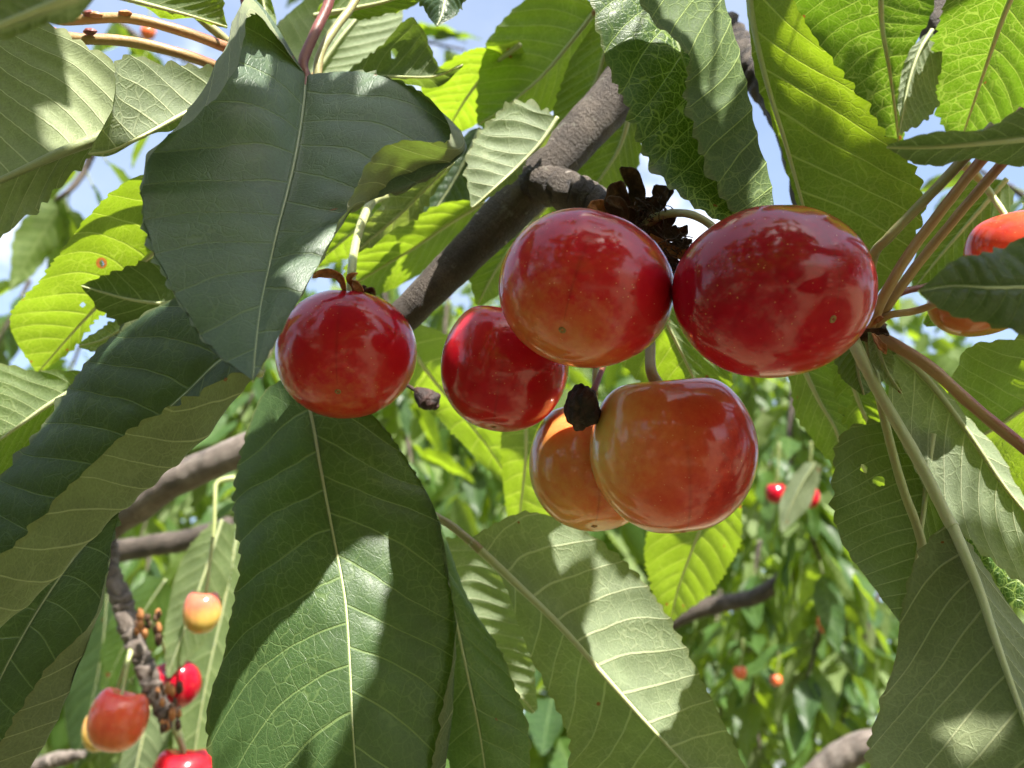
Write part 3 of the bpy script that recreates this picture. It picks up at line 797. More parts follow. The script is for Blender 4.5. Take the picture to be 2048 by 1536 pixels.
leaf(B1, 'bright yellow-green leaf hanging below the orange cherry', '1440,930,21.1 1418,1010,21 1385,1095,20.9 1355,1180,20.8 1340,1245,20.7', '1415,930,21.3 1325,1005,21.4 1290,1100,21.3 1308,1190,21.1 1338,1245,20.7',
     '1460,935,21.3 1486,1030,21.3 1468,1112,21.2 1404,1200,21 1342,1247,20.7', 'under', GREEN, seed=15, tilt=54, quilt=0.4, tooth=0.7)

# ------------------------------------------------------------------ upper left shoot
S1 = thing('leafy_shoot', 'reddish shoot with long red leaf stalks and big leaves at the upper left', 'shoot', P(498, 0, 13.6))
tube('twig', '470,-120,13.6 487,-40,13.6 497,20,13.6 512,62,13.7 532,105,13.8 560,150,14', [1.2, 1.1, 1.0, 0.95, 0.9, 0.8], STEM_DARKRED, S1, wob=0.05, seed=1)
leaf(S1, 'big dark green leaf pointing down with both edges curled up',
     '612,150,12.6 606,215,12.2 595,290,11.7 578,370,11.2 556,455,10.6 538,535,10.1 522,610,9.6 512,690,9.1 506,762,8.7',
     ['611,149,12.6 500,-6,12.1 437,108,11.2 358,246,10.7 290,325,10.3 282,440,9.9 330,560,9.5 415,695,9.1 505,761,8.7',
      '611,149,12.6 507,22,11.4 466,130,10.5 388,236,10.2 300,318,10.05 284,440,9.8 331,560,9.42 415,694,9.05 506,761,8.7'],
     ['614,149,12.6 740,148,12.6 850,195,12.4 934,303,11.8 795,368,11.4 702,430,10.8 642,530,10.2 570,650,9.4 507,762,8.7',
      '614,149,12.6 740,146,12.6 854,194,12.2 900,282,11.2 772,303,10.6 690,428,10.4 638,528,10.0 568,648,9.3 507,762,8.7'],
     'up', GREY, seed=20, quilt=0.45, nv=10, petiole='668,-40,13.4 655,12,13.2 628,70,12.9 606,125,12.7', pet_mat=STEM_DARKRED, pet_r=(0.8, 0.75), tooth=0.7, wave=0.3)
leaf(S1, 'shaded leaf underside filling the left edge, thick pale midrib', '262,252,11.5 200,278,11.3 130,306,11.1 50,341,10.9 -50,384,10.6 -170,432,10.3',
     '262,246,11.5 244,140,11.6 170,92,11.6 60,18,11.4 -70,10,11 -170,425,10.3', '262,256,11.5 190,308,11.4 120,370,11.2 50,432,10.9 -40,490,10.6 -170,436,10.3', 'under', FOLD, seed=21, rib=0.95, rib_mat=RIB_DULL, quilt=0.4)
leaf(S1, 'pale leaf end with toothed edge and net veins', '470,172,12.2 410,206,11.9 345,240,11.6 285,272,11.3 225,300,11.1 176,308,10.9',
     '468,166,12.2 410,142,12 320,123,11.6 243,118,11.2 222,210,10.9 177,306,10.9', '470,176,12.2 414,212,12 350,246,11.7 288,278,11.4 228,306,11.1 177,310,10.9', 'under', PALE, seed=22, nv=7, tooth=0.7, rib=0.45)
leaf(S1, 'blurred pale leaf in the top left corner', '215,-25,6.9 120,12,6.8 30,45,6.7 -60,80,6.6 -140,110,6.6', '215,-30,6.9 100,-60,6.9 0,-40,6.8 -80,20,6.7 -140,108,6.6', '214,-20,6.9 140,32,6.8 55,66,6.7 -40,100,6.6 -138,114,6.6', 'under', PALE, seed=23, tooth=0.2, rib=0.5)
leaf(S1, 'dark leaf underside along the top edge', '190,-20,13.2 280,4,13.1 370,28,13.1 455,54,13', '195,-40,13 300,-60,13 425,-20,13 455,50,13', '192,-12,13.2 280,14,13.3 365,38,13.3 454,57,13', 'under', GREEN, seed=24, rib=0.5)
leaf(S1, 'pale green leaf underside behind the stalks', '632,150,17.5 680,80,17.6 730,18,17.8 780,-60,18', '610,150,17.5 545,80,17.8 600,10,18 770,-65,18', '660,152,17.5 770,110,17.8 806,30,18 784,-58,18', 'under', PALE, seed=25,
     petiole='575,260,17 600,200,17.3')
leaf(S1, 'ribbed leaf underside at the top edge', '630,32,14.6 710,18,14.5 790,-2,14.4 870,-40,14.3', '640,10,14.5 720,-60,14.5 800,-80,14.4 870,-45,14.3', '640,38,14.6 730,34,14.6 825,14,14.5 872,-36,14.3', 'under', GREEN, seed=26, nv=13)
leaf(S1, 'small blue-grey leaf tip at the top edge', '890,-80,13.6 892,-30,13.4 886,20,13.2 874,52,13.1', '855,-80,13.8 846,-25,13.6 850,20,13.4 872,52,13.1', '930,-80,13.8 936,-25,13.6 916,25,13.4 876,53,13.1', 'up', DARK, seed=27)
leaf(S1, 'small folded leaf underside with a hole', '690,152,15 760,152,14.8 815,154,14.6 870,152,14.5 926,130,14.4', '690,146,15 755,100,14.6 826,38,14.4 874,134,14.4 926,128,14.4', '690,156,15 760,162,15 820,175,14.9 885,166,14.6 926,133,14.4', 'under', DARK, seed=28, holes=[(788, 106, 6, 0.6)], rib=0.35, nv=8)
for i, (s_, r_) in enumerate([('85,25,12.4 130,40,12.4 250,36,12.5 350,58,12.7 440,90,13.2 500,115,13.7', (0.75, 0.7, 0.75, 0.85)), ('95,60,12.2 140,76,12.2 250,82,12.4 350,104,12.6 430,132,13.1 500,170,13.8', (0.8, 0.75, 0.75, 0.8)),
                              ('385,20,13.5 410,45,13.5 440,70,13.6 480,105,13.8', (0.75, 0.7, 0.7)), ('735,-50,14.2 705,10,13.9 668,60,13.6 640,110,13.4 634,165,13.3', (0.65, 0.65, 0.7))]):
    tube('leaf_stalk', s_, r_, [STEM_RED, STEM_RED, STEM_OLIVE, STEM_OLIVE][i], S1, wob=0.05, seed=i)
def blob(parent, name, x, y, d, rmm, mat, seed, squash=(1, 1, 1), amp=0.2, ns=14, freq=1.0):
    rg = np.random.default_rng(seed)
    ph = rg.uniform(0, 6.28, 8)
    th = np.linspace(0, np.pi, ns + 1)[:, None]; a = np.linspace(0, 2 * np.pi, 2 * ns + 1)[:-1][None]
    X = np.stack([np.sin(th) * np.cos(a), np.sin(th) * np.sin(a), np.cos(th) * np.ones_like(a)], -1)
    f = 1 + amp * (np.sin(freq * 5 * X[..., 0] + ph[0] + 3 * X[..., 1]) + np.sin(freq * 6 * X[..., 1] + ph[1] + 2 * X[..., 2]) + np.sin(freq * 7 * X[..., 2] + ph[2] - 4 * X[..., 0])
                   + 0.6 * np.sin(freq * 13 * X[..., 0] + ph[3] + 9 * X[..., 2]) + 0.6 * np.sin(freq * 15 * X[..., 1] + ph[4]) * np.sin(freq * 11 * X[..., 2] + ph[5])) / 2.5
    V = (X * f[..., None] * np.array(squash) * rmm / 1000).reshape(-1, 3)
    m = 2 * ns
    F = [(i * m + j, (i + 1) * m + j, (i + 1) * m + (j + 1) % m, i * m + (j + 1) % m) for i in range(ns) for j in range(m)]
    c = P(x, y, d)
    return link_mesh(name, c + V @ RM.T, F, mat, parent, loc=c)
for i, (x, y, d) in enumerate([(178, 27, 12.35), (250, 27, 12.45), (180, 63, 12.15), (192, 30, 12.35)]):
    blob(S1, 'gland', x, y, d, 0.62, [STEM_DARKRED, ORANGE_BROWN, STEM_DARKRED, STEM_RED][i], i, (1.5, 0.7, 1), 0.1)
leaf(S1, 'thin bright green bract', '520,-30,14.2 530,20,14.2 545,65,14.1 575,125,14', '512,-30,14.2 515,20,14.2 536,64,14.1 574,125,14', '534,-30,14.2 548,22,14.2 556,66,14.1 577,125,14', 'under', GREEN, seed=29, name='bract', rib=0.2, tooth=0.1, res=0.5)

# ------------------------------------------------------------------ left shoot
S2 = thing('leafy_shoot', 'leafy shoot at the left edge with a long folded dark leaf', 'shoot', P(-160, 900, 13))
tube('twig', '-420,700,13 -300,900,13 -230,1100,12.8 -200,1350,12.6 -190,1600,12.6', [2.0, 1.9, 1.8, 1.6, 1.5], BARK, S2, wob=0.06)
leaf(S2, 'sun-struck yellow-green leaf with a brown ringed spot', '352,462,15.4 300,508,15.5 242,563,15.6 190,615,15.7 138,672,15.8 74,747,15.9',
     '345,440,15.4 290,352,15.6 188,424,15.4 88,548,15.3 20,648,15.4 72,746,15.9', '354,468,15.4 312,532,15.7 252,592,15.9 198,642,15.9 146,694,15.9 78,749,15.9', 'under', GREEN, seed=30, tilt=48, quilt=0.4,
     spots=[(203, 526, 13)], holes=[(203, 526, 5, 1), (166, 610, 5, 1.4)], rib=0.55)
leaf(S2, 'grey-green leaf end with a ragged bite', '470,610,14.2 390,606,14.2 320,606,14.2 250,596,14.1 163,572,14', '465,560,14.2 400,522,14.2 330,516,14.1 245,540,14 162,570,14', '470,650,14.4 380,680,14.4 290,672,14.4 222,640,14.3 164,576,14', 'under', DARK, seed=31, nv=8)
leaf(S2, None or 'small toothed leaf edge behind the folded leaf', '300,630,14.8 250,655,14.8 205,680,14.8 158,692,14.8', '295,610,14.8 245,632,14.8 205,655,14.8 158,688,14.8', '300,660,14.8 250,690,14.8 205,705,14.8 160,696,14.8', 'under', PALE, seed=32, tooth=0.8, rib=0.3, res=0.7)
leaf(S2, 'long dark leaf with its pale underside folded over along the lower edge',
     '514,750,10.9 452,715,11.6 372,785,11.7 272,878,11.7 172,988,11.7 52,1098,11.6 -110,1225,11.5',
     '513,748,10.9 428,606,12.2 335,604,12.2 212,685,12.2 118,800,12.1 18,945,12 -130,1100,11.8',
     ['515,752,10.9 470,802,11.3 402,888,11.2 312,968,11.2 217,1056,11.1 90,1182,11 -95,1335,10.9', '513,748,10.8 452,752,10.9 365,806,10.7 246,878,10.6 150,968,10.6 40,1082,10.5 -130,1192,10.5'],
     'up', FOLD, seed=33, quilt=0.45, tooth=0.85, nv=11, arch=0.75)
leaf(S2, 'dark leaf at the lower left with a pale folded margin', '236,1015,13 160,1100,13 95,1190,12.9 35,1290,12.8 -15,1390,12.7 -60,1500,12.6 -110,1640,12.5',
     '232,1012,13 110,1005,13.3 0,1055,13.2 -100,1140,13.1 -160,1260,13 -190,1400,12.8 -120,1640,12.5',
     ['240,1018,13 226,1062,13 216,1152,12.8 192,1262,12.6 146,1376,12.5 86,1490,12.4 0,1640,12.4', '240,1018,13 224,1064,12.95 214,1150,12.7 182,1256,12.4 88,1352,12.2 8,1470,12.1 -90,1630,12.2'],
     'up', FOLD, seed=34, quilt=0.25, tooth=0.7)
leaf(S2, 'mid-green leaf at the left edge with pale flecks', '175,765,14.5 95,812,14.4 25,862,14.3 -70,930,14.2', '165,742,14.5 80,742,14.6 -20,740,14.5 -80,910,14.2', '178,790,14.5 95,890,14.6 10,975,14.5 -62,965,14.2', 'under', GREEN, seed=35)

# ------------------------------------------------------------------ lower centre leaves
S3 = thing('leafy_shoot', 'hanging cluster of large leaves at the bottom centre', 'shoot', P(590, 700, 14.8))
tube('twig', '640,810,15.8 612,770,15.0 596,735,14.6 585,690,14.5 560,600,15 520,500,15.6', [1.2, 1.3, 1.4, 1.4, 1.5, 1.6], BARK, S3, wob=0.08, ring=rings(0.0018))
leaf(S3, 'big dark green leaf hanging under the left cherry, sun patch near its middle',
     '600,748,14.3 622,832,14.1 643,950,13.7 668,1080,13.3 690,1200,12.9 700,1340,12.5 706,1470,12.2 720,1640,11.9',
     '596,748,14.3 526,790,14.5 482,915,14.2 465,1010,13.9 484,1130,13.4 455,1290,13.1 416,1440,12.8 450,1640,12.3',
     ['604,748,14.3 742,828,14.3 822,932,14.1 876,1032,13.8 902,1180,13.4 909,1300,13.1 903,1450,12.8 870,1640,12.3', '604,748,14.3 740,826,14.25 820,930,14.05 874,1030,13.75 900,1180,13.3 904,1296,12.95 882,1448,12.6 842,1640,12.2'],
     'up', MID, seed=40, quilt=0.45, nv=10, tooth=0.6)
leaf(S3, 'dark net-veined leaf behind the big hanging leaf', '868,1030,14.8 884,1130,14.6 912,1240,14.4 938,1360,14.1 962,1480,13.9 985,1650,13.7',
     '862,1032,14.8 850,1140,14.6 860,1250,14.4 872,1370,14.2 884,1490,14 975,1650,13.7', '874,1030,14.8 918,1150,14.9 978,1266,14.8 1024,1370,14.5 1054,1470,14.2 1066,1650,13.8', 'up', MID, seed=41, nv=9, tooth=0.7)
leaf(S3, 'pale sunlit leaf underside with ridged veins', '872,1080,18 895,1165,17.9 940,1255,17.8 995,1335,17.7 1068,1425,17.6', '868,1090,18 862,1190,18.1 905,1290,18 975,1385,17.8 1064,1428,17.6',
     '880,1074,18 968,1090,17.8 1022,1190,17.6 1060,1310,17.5 1076,1418,17.6', 'under', PALE, seed=42, quilt=0.55, nv=11)
leaf(S3, 'large pale leaf underside crossed by the shadow of the cherries',
     '945,1082,15 1040,1172,14.8 1122,1252,14.6 1202,1342,14.4 1285,1436,14.2 1380,1540,14 1450,1630,13.8',
     '948,1090,15 1000,1165,15.3 1048,1268,15.3 1092,1370,15.2 1136,1470,15 1165,1560,14.7 1440,1632,13.8',
     '944,1074,15 1050,1026,15.2 1170,1062,15.2 1275,1150,15.0 1360,1280,14.7 1442,1440,14.4 1530,1620,14.0', 'under', PALE, seed=43, quilt=0.5, nv=11, rib=0.75,
     petiole='800,1000,15.6 850,1022,15.3 900,1050,15.1', pet_r=(0.7, 0.7), pet_mat=STEM_OLIVE)

# ------------------------------------------------------------------ right shoot
S4 = thing('leafy_shoot', 'fruiting shoot on the right with stalks fanning out behind the largest cherry', 'shoot', P(1745, 650, 12.4))
blob(S4, 'bud', 1738, 655, 12.4, 2.3, BROWN, 3, (1, 0.8, 1), 0.2)
tube('twig', '1738,655,12.4 1720,620,13.2 1690,560,14.2 1640,440,15.5 1560,200,17 1500,130,17.6 1440,60,18', [2.0, 2.2, 2.6, 3.0, 3.6, 3.8, 4.0], BARK, S4, sides=18, seg=80, wob=0.08, ring=rings(0.003))
tube('twig', '1930,140,16.6 1880,60,16.8 1855,-10,17 1840,-80,17', [3.4, 3.6, 3.7, 3.8], BARK, S4, sides=18, seg=60, wob=0.08)
leaf(S4, 'broad bright green leaf behind the largest cherry', '1497,-70,13.3 1508,40,13.3 1534,160,13.3 1570,280,13.3 1598,380,13.3 1630,490,13.3 1690,640,13.2',
     '1486,-70,13.3 1494,40,13.4 1520,160,13.4 1556,280,13.4 1584,380,13.4 1616,490,13.4 1684,640,13.2', '1550,-70,12.9 1608,40,12.7 1680,152,12.6 1764,262,12.6 1832,350,12.6 1836,455,12.8 1720,640,13.2', 'under', GREEN, seed=50, quilt=0.3, tooth=0.8, nv=9, arch=0.8, rib=0.5)
leaf(S4, 'net-veined leaf lit through at the top right', '1760,-70,14.6 1762,40,14.5 1778,140,14.5 1792,240,14.4 1802,340,14.3', '1570,-70,14.6 1580,20,14.6 1650,120,14.5 1735,230,14.4 1800,340,14.3', '1890,-70,14.7 1864,15,14.6 1832,88,14.5 1812,190,14.4 1805,340,14.3', 'under', NET, seed=51, tilt=35)
leaf(S4, 'small pale curled leaf at the top right', '1862,62,14 1836,105,13.9 1815,170,13.8 1798,265,13.7', '1845,72,14 1815,110,13.9 1800,175,13.8 1797,262,13.7', '1885,85,14 1880,160,14 1864,225,13.9 1802,268,13.7', 'under', PALE, seed=52, rib=0.35)
leaf(S4, 'bright net-veined leaf in the top right corner', '2060,-90,13.6 2010,20,13.7 1975,120,13.8 1945,210,13.9 1915,300,14.0', '1930,-90,13.8 1888,10,13.9 1868,110,14.0 1872,210,14.0 1912,300,14.0',
     '2190,-80,13.8 2160,40,13.9 2110,150,14.0 2040,250,14.0 1920,302,14.0', 'under', NET, seed=53, tilt=45, quilt=0.4)
leaf(S4, 'blurred dark curled edge of a near leaf at the top right', '2220,250,9.4 2110,266,9.2 2005,278,9.0 1910,288,8.9 1838,293,8.9 1774,294,8.9', '2220,175,9.2 2110,215,9.0 2005,240,8.8 1910,260,8.7 1838,272,8.8 1774,292,8.9',
     '2220,332,9.6 2110,326,9.4 2005,327,9.2 1910,333,9.1 1832,326,9.0 1774,296,8.9', 'under', DARK, seed=67, tilt=50, tooth=0.4)
leaf(S4, 'blurred near leaf at the right edge', '2220,560,8.4 2080,572,8.4 1985,575,8.3 1905,572,8.3 1838,582,8.2', '2220,390,8.5 2080,458,8.5 1985,505,8.4 1905,522,8.3 1838,578,8.2', '2220,730,8.5 2080,680,8.5 1985,648,8.4 1905,628,8.3 1840,588,8.2', 'up', DARK, seed=54, tooth=0.3)
leaf(S4, 'shaded leaf with two small round holes', '1862,868,12.8 1852,955,12.7 1842,1050,12.6 1828,1140,12.5 1802,1245,12.4', '1770,842,12.8 1686,866,12.9 1668,965,12.8 1688,1085,12.7 1798,1243,12.4', '1900,890,12.8 1905,1000,12.9 1885,1100,12.8 1855,1185,12.6 1805,1246,12.4', 'under', DARK, seed=55, holes=[(1727, 937, 6, 0.8), (1757, 962, 12, 1.25)], nv=12)
leaf(S4, 'large leaf underside filling the lower right corner', '1895,1045,11.4 1926,1115,11.1 1956,1186,10.9 1986,1276,10.6 2020,1370,10.3 2056,1470,10 2105,1650,9.7',
     '1893,1046,11.4 1838,1112,11.4 1804,1226,11.3 1786,1320,11.1 1757,1420,10.8 1737,1505,10.5 1770,1660,10', '1898,1044,11.4 1962,1112,11.5 2042,1230,11.4 2112,1330,11.2 2162,1430,10.9 2195,1535,10.5 2125,1660,9.9', 'under', FOLD, seed=56, quilt=0.35, rib=0.75, rib_mat=RIB,
     petiole='1700,668,12.4 1722,715,12.2 1762,792,12 1832,912,11.7 1872,990,11.5', pet_r=(0.95, 0.75), pet_mat=RIB, nv=9)
leaf(S4, 'mid-green leaf with parallel veins at the right edge', '2160,760,14 2070,800,14 1995,850,13.9 1930,888,13.8 1872,910,13.7', '2160,610,14.2 2050,668,14.2 1955,692,14.1 1912,745,14 1872,880,13.7', '2160,1010,14.4 2065,1040,14.4 1995,1010,14.3 1935,955,14.1 1874,915,13.7', 'under', GREEN, seed=57, tilt=30, nv=9)
leaf(S4, 'folded grey leaf with a bright sunlit ridge', '1788,702,12.9 1850,760,12.8 1930,862,12.7 2002,968,12.6 2064,1044,12.5 2150,1160,12.4',
     '1784,706,12.9 1782,830,12.6 1858,985,12.5 1948,1085,12.4 2050,1166,12.4 2148,1162,12.4', '1790,700,12.9 1866,752,13.2 1950,848,13.2 2020,952,13.1 2080,1020,12.9 2152,1156,12.4', 'under', PALE, seed=58, quilt=0.35, rib=0.55)
leaf(S4, 'dark net-veined leaf edge at the right', '1870,1000,13.4 1950,1075,13.4 2025,1150,13.4 2120,1235,13.4', '1866,1010,13.4 1895,1115,13.4 1990,1195,13.4 2110,1240,13.4', '1880,990,13.4 2010,1050,13.6 2090,1110,13.6 2125,1230,13.4', 'up', NET, seed=59, tooth=0.8)
leaf(S4, 'small grey-green leaf at the fruit node', '1715,630,12.7 1712,690,12.6 1716,745,12.5 1728,790,12.4', '1690,640,12.7 1672,705,12.6 1688,762,12.5 1725,790,12.4', '1765,640,12.8 1782,700,12.7 1772,755,12.5 1731,790,12.4', 'under', DARK, seed=60, rib=0.35)
leaf(S4, 'small bract with red tip', '1748,660,12.2 1762,712,12.1 1778,750,12 1804,788,11.9', '1735,665,12.2 1742,715,12.1 1762,756,12 1803,788,11.9', '1765,662,12.2 1786,712,12.1 1792,750,12 1805,787,11.9', 'under', PALE, seed=61, name='bract', rib=0.2, tooth=0.1, res=0.6, spots=[(1803, 787, 10)])
leaf(S4, 'bright sunlit leaf scrap behind the stalk', '1690,700,14.2 1712,790,14.1 1738,850,14 1765,915,14', '1665,715,14.2 1675,800,14.1 1708,870,14 1760,915,14', '1730,700,14.3 1765,790,14.2 1775,850,14.1 1768,915,14', 'under', GREEN, seed=62, tilt=42, holes=[(1690, 800, 14, 1.0)], tooth=0.9)
leaf(S4, 'yellow-green leaf beneath the largest cherry', '1590,700,15.5 1635,795,15.4 1675,870,15.3 1690,965,15.2', '1570,720,15.7 1592,830,15.7 1640,895,15.5 1680,962,15.2', '1660,690,15.7 1715,790,15.7 1725,880,15.5 1694,965,15.2', 'under', GREEN, seed=63, tilt=42)
leaf(S4, 'lit leaf seen through the two holes', '1690,880,17.5 1735,950,17.7 1765,1030,17.9 1780,1120,18.1', '1660,900,17.6 1672,980,17.8 1715,1060,18 1778,1120,18.1', '1740,875,17.6 1800,950,17.8 1810,1030,18 1784,1120,18.1', 'under', GREEN, seed=66, tilt=42)
leaf(S4, 'grey-green leaf behind the red stalks', '2010,360,15 1950,430,15 1890,500,15 1825,580,15', '1950,350,15.2 1880,420,15.2 1835,500,15.1 1822,578,15', '2030,385,15.2 2000,470,15.2 1920,550,15.1 1828,584,15', 'under', GREEN, seed=64)
leaf(S4, 'green leaf behind the blurred right-hand leaf', '2120,440,14.5 2050,500,14.5 1960,560,14.5 1850,650,14.5', '2060,400,14.7 1990,470,14.7 1900,540,14.6 1846,646,14.5', '2140,520,14.7 2080,590,14.7 1980,640,14.6 1853,654,14.5', 'up', GREEN, seed=65)
for i, (s_, r_) in enumerate([
    ('1738,640,12.3 1745,520,11.9 1780,472,11.6 1850,400,11.4 1912,335,11.2 1990,250,10.9', (0.7, 0.66, 0.64, 0.66, 0.75)), ('1742,650,12.2 1770,588,11.7 1820,505,11.5 1880,425,11.3 1955,330,11 2050,220,10.7', (0.75, 0.70, 0.66, 0.66, 0.75)),
    ('1745,655,12.3 1790,590,11.9 1850,510,11.7 1920,425,11.5 2003,328,11.2 2090,220,11', (0.75, 0.64, 0.62, 0.64, 0.72)), ('1745,660,12.3 1775,632,12 1830,622,11.9 1880,606,11.7 1960,590,11.5', (0.6, 0.5, 0.5, 0.5)),
    ('1742,655,12.5 1790,592,12.6 1850,574,12.7 1900,565,12.8', (0.6, 0.5, 0.5)), ('1740,662,12.4 1790,690,12 1860,735,11.7 1950,815,11.5 2060,905,11.2 2150,980,11', (0.9, 0.85, 0.8, 0.8, 0.8)),
    ('1735,665,12.5 1748,740,12.3 1768,835,12.2 1802,965,12.1 1838,1065,12 1856,1150,11.9 1885,1240,11.9', (0.65, 0.6, 0.6, 0.6))]):
    tube('leaf_stalk', s_, r_, [STEM_OLIVE, STEM_RED, STEM_RED, STEM_RED, STEM_DARKRED, STEM_RED, STEM_GREEN][i], S4, wob=0.06, seed=30 + i)
for i, s_ in enumerate(['1740,660,12 1765,665,11.9 1778,672,11.8', '1745,668,11.9 1760,690,11.8 1772,708,11.8', '1735,655,12 1750,640,11.9 1768,636,11.8']):
    flake(S4, s_, 16, ORANGE_BROWN if i else BROWN, 80 + i)

# ------------------------------------------------------------------ cherries of the main cluster
cherry('deep red cherry hanging alone at left, dry bracts at its stem', 692, 707, 13.2, 280, 262, 250, (0.02, -0.62, 0.78), -4, cherry_material('cherry_red_a', RED, 1.0), (0.0, 0.8, -0.6), 0.74, 0.32,
       stem='768,392,16.1 745,402,15.6 722,450,14.9 708,505,14.2 703,555,13.7', stem_r=(0.8, 0.7))
cherry('glossy deep red cherry in front of the branch, yellow at its base', 1170, 576, 11.2, 352, 312, 318, (-0.33, -0.58, 0.72), -8, cherry_material('cherry_red_b', RED, 2.0), (0.45, 0.75, -0.3), 0.68, 0.46,
       stem='1262,447,13.1 1240,440,12.9 1225,450,12.7')
cherry('largest cherry, wide and deep red, at right of the cluster', 1551, 583, 10.6, 424, 346, 330, (0.42, -0.40, 0.80), -6, cherry_material('cherry_red_d', RED, 3.0), (-0.4, 0.75, 0.1), 0.86, 0.30,
       stem='1290,455,12.9 1310,436,12.6 1350,426,12.3 1395,434,12.0 1440,470,11.8', stem_mat=STEM_OLIVE)
cherry('dull red cherry half hidden behind the glossy one', 1008, 733, 12.9, 256, 240, 262, (-0.15, -0.88, 0.30), -6, cherry_material('cherry_red_c', RED, 4.0), (0.1, 0.1, 0.9), 0.52, 0.12,
       stem='1262,447,13.2 1200,460,13.7 1100,520,13.9 1030,580,13.6')
cherry('orange-red cherry hanging lowest, yellow-green at its left shoulder', 1345, 903, 11.9, 332, 312, 330, (0.08, -0.93, 0.25), 3, cherry_material('cherry_blush_e', BLUSH, 5.0), (0.85, -0.3, 0.40), 0.52, 0.50, lobe=0.05, sq=0.96, dimple=0.28,
       stem='1270,455,13.1 1285,520,12.9 1293,600,12.7 1300,690,12.4 1303,745,12.1', stem_r=(0.75, 0.75), stem_mat=STEM_OLIVE)
cherry('pale orange cherry tucked behind the lowest one', 1186, 930, 13.2, 258, 250, 262, (-0.02, -0.88, 0.45), -4, cherry_material('cherry_blush_f', BLUSH, 6.0), (0.5, 0.2, 0.4), 0.34, 0.20,
       stem='1262,450,13.3 1250,560,13.7 1200,680,13.6 1190,780,13.4')

sh = thing('shrivelled_cherry', 'small black-brown shrivelled fruit hanging against the orange cherries', 'dried fruit', P(1165, 816, 11.75))
blob(sh, 'husk', 1165, 816, 11.75, 2.7, BLACKISH, 4, (0.85, 1.08, 0.85), 0.16, 28)
tube('stem', '1262,450,13.0 1245,560,13.2 1225,690,12.9 1206,735,12.4 1192,770,12.0 1180,792,11.8', (0.5, 0.4, 0.4, 0.45), STEM_RED, sh)
sh2 = thing('shrivelled_cherry', 'tiny dried black fruit sticking out right of the left cherry', 'dried fruit', P(852, 797, 14.5))
tube('husk', '832,777,14.55 841,786,14.5 854,796,14.5 866,808,14.5 876,817,14.5', [0.35, 1.15, 1.75, 1.5, 0.35], BLACKISH, sh2, sides=20, seg=40, wob=0.28, seed=4)
tube('stem', '760,700,15.0 800,760,14.8 822,775,14.7 845,792,14.5', (0.4, 0.35, 0.3), BLACKISH, sh2)
br = thing('dried_bract', 'curled rust-brown bracts dried on top of the left cherry', 'bract', P(688, 580, 13.3))
for i, (s_, w_, m_) in enumerate([('690,582,13.0 684,562,12.9 668,550,12.8 640,548,12.7 625,556,12.7', 18, ORANGE_BROWN), ('712,592,13.2 708,572,13.1 700,556,13 716,546,13', 14, ORANGE_BROWN), ('714,594,13.1 718,578,13 706,562,13', 20, ORANGE_BROWN),
                                  ('722,592,13.5 740,584,13.5 752,590,13.5', 18, BROWN), ('716,590,13.3 726,580,13.2 728,570,13.2', 14, BROWN)]):
    flake(br, s_, w_, m_, 60 + i, name='bract', curl=0.9)

# ------------------------------------------------------------------ second branch, ringed spur and the cherries lower left
B2 = thing('cherry_branch', 'sunlit grey branch passing behind the hanging leaf at left', 'branch', P(300, 985, 26))
tube('wood', '100,1150,28 200,1062,27 290,1000,26 345,962,25.6 420,928,25.2 500,895,25 600,850,25 700,800,25.5', [5.4, 4.9, 4.7, 4.8, 4.5, 4.5, 4.4, 4.2], BARK_PALE, B2, sides=30, seg=120, wob=0.05,
     ring=lambda s, tot, ang: 1 + 0.13 * math.exp(-((s - 0.40 * tot) / 0.004) ** 2), seed=12)
leaf(B2, 'hanging leaf underside tipped over the dark red cherry', '445,1040,29 412,1140,28.6 376,1240,28.2 334,1354,27.8', '425,1045,29.2 362,1120,29 334,1230,28.6 332,1350,27.8', '465,1050,29.2 460,1150,29 412,1275,28.6 338,1356,27.8', 'under', GREEN, seed=70, res=0.7)
leaf(B2, 'long hanging leaf underside behind the yellow cherry', '480,1040,33 450,1200,32.5 410,1380,32 375,1600,31.5', '460,1050,33.2 395,1180,33 350,1360,32.5 350,1590,31.5', '505,1060,33.2 492,1220,33 462,1400,32.5 395,1600,31.5', 'under', GREEN, seed=71, res=0.7)
leaf(B2, 'hanging leaf below the orange-red cherry', '330,1330,36 300,1420,35.5 272,1540,35 262,1640,35', '310,1340,36 262,1430,35.5 240,1550,35.2 258,1640,35', '350,1340,36 345,1430,35.5 322,1550,35.2 268,1640,35', 'under', DARK, seed=72, res=0.7)
leaf(B2, 'blue-green leaf behind the ringed spur', '330,1160,38 290,1220,38 250,1290,38 205,1380,38', '300,1150,38.5 240,1210,38.5 205,1290,38.3 200,1378,38', '345,1180,38.5 335,1260,38.5 280,1340,38.3 212,1384,38', 'up', GREEN, seed=73, res=0.6)
leaf(B2, 'dark leaf behind the orange-red cherry', '215,1180,40 205,1290,40 185,1400,40 150,1540,40', '180,1190,40.3 140,1300,40.3 130,1420,40.2 148,1540,40', '250,1190,40.3 262,1310,40.3 240,1430,40.2 155,1542,40', 'up', DARK, seed=74, res=0.6)
B3 = thing('ringed_spur', 'grey ringed fruit spur with orange bud scales at lower left', 'spur', P(222, 1140, 27))
tube('wood', '212,1060,27.5 220,1140,27 238,1190,26.8 252,1232,26.7 268,1275,26.6 283,1315,26.5 302,1365,26.4 322,1412,26.3 343,1456,26.2', [3.0, 2.9, 2.9, 3.1, 3.2, 3.1, 2.9, 2.6, 2.0], BARK_PALE, B3, sides=28, seg=220, wob=0.13, ring=rings(0.0040), seed=9)
rs_ = random.Random(4)
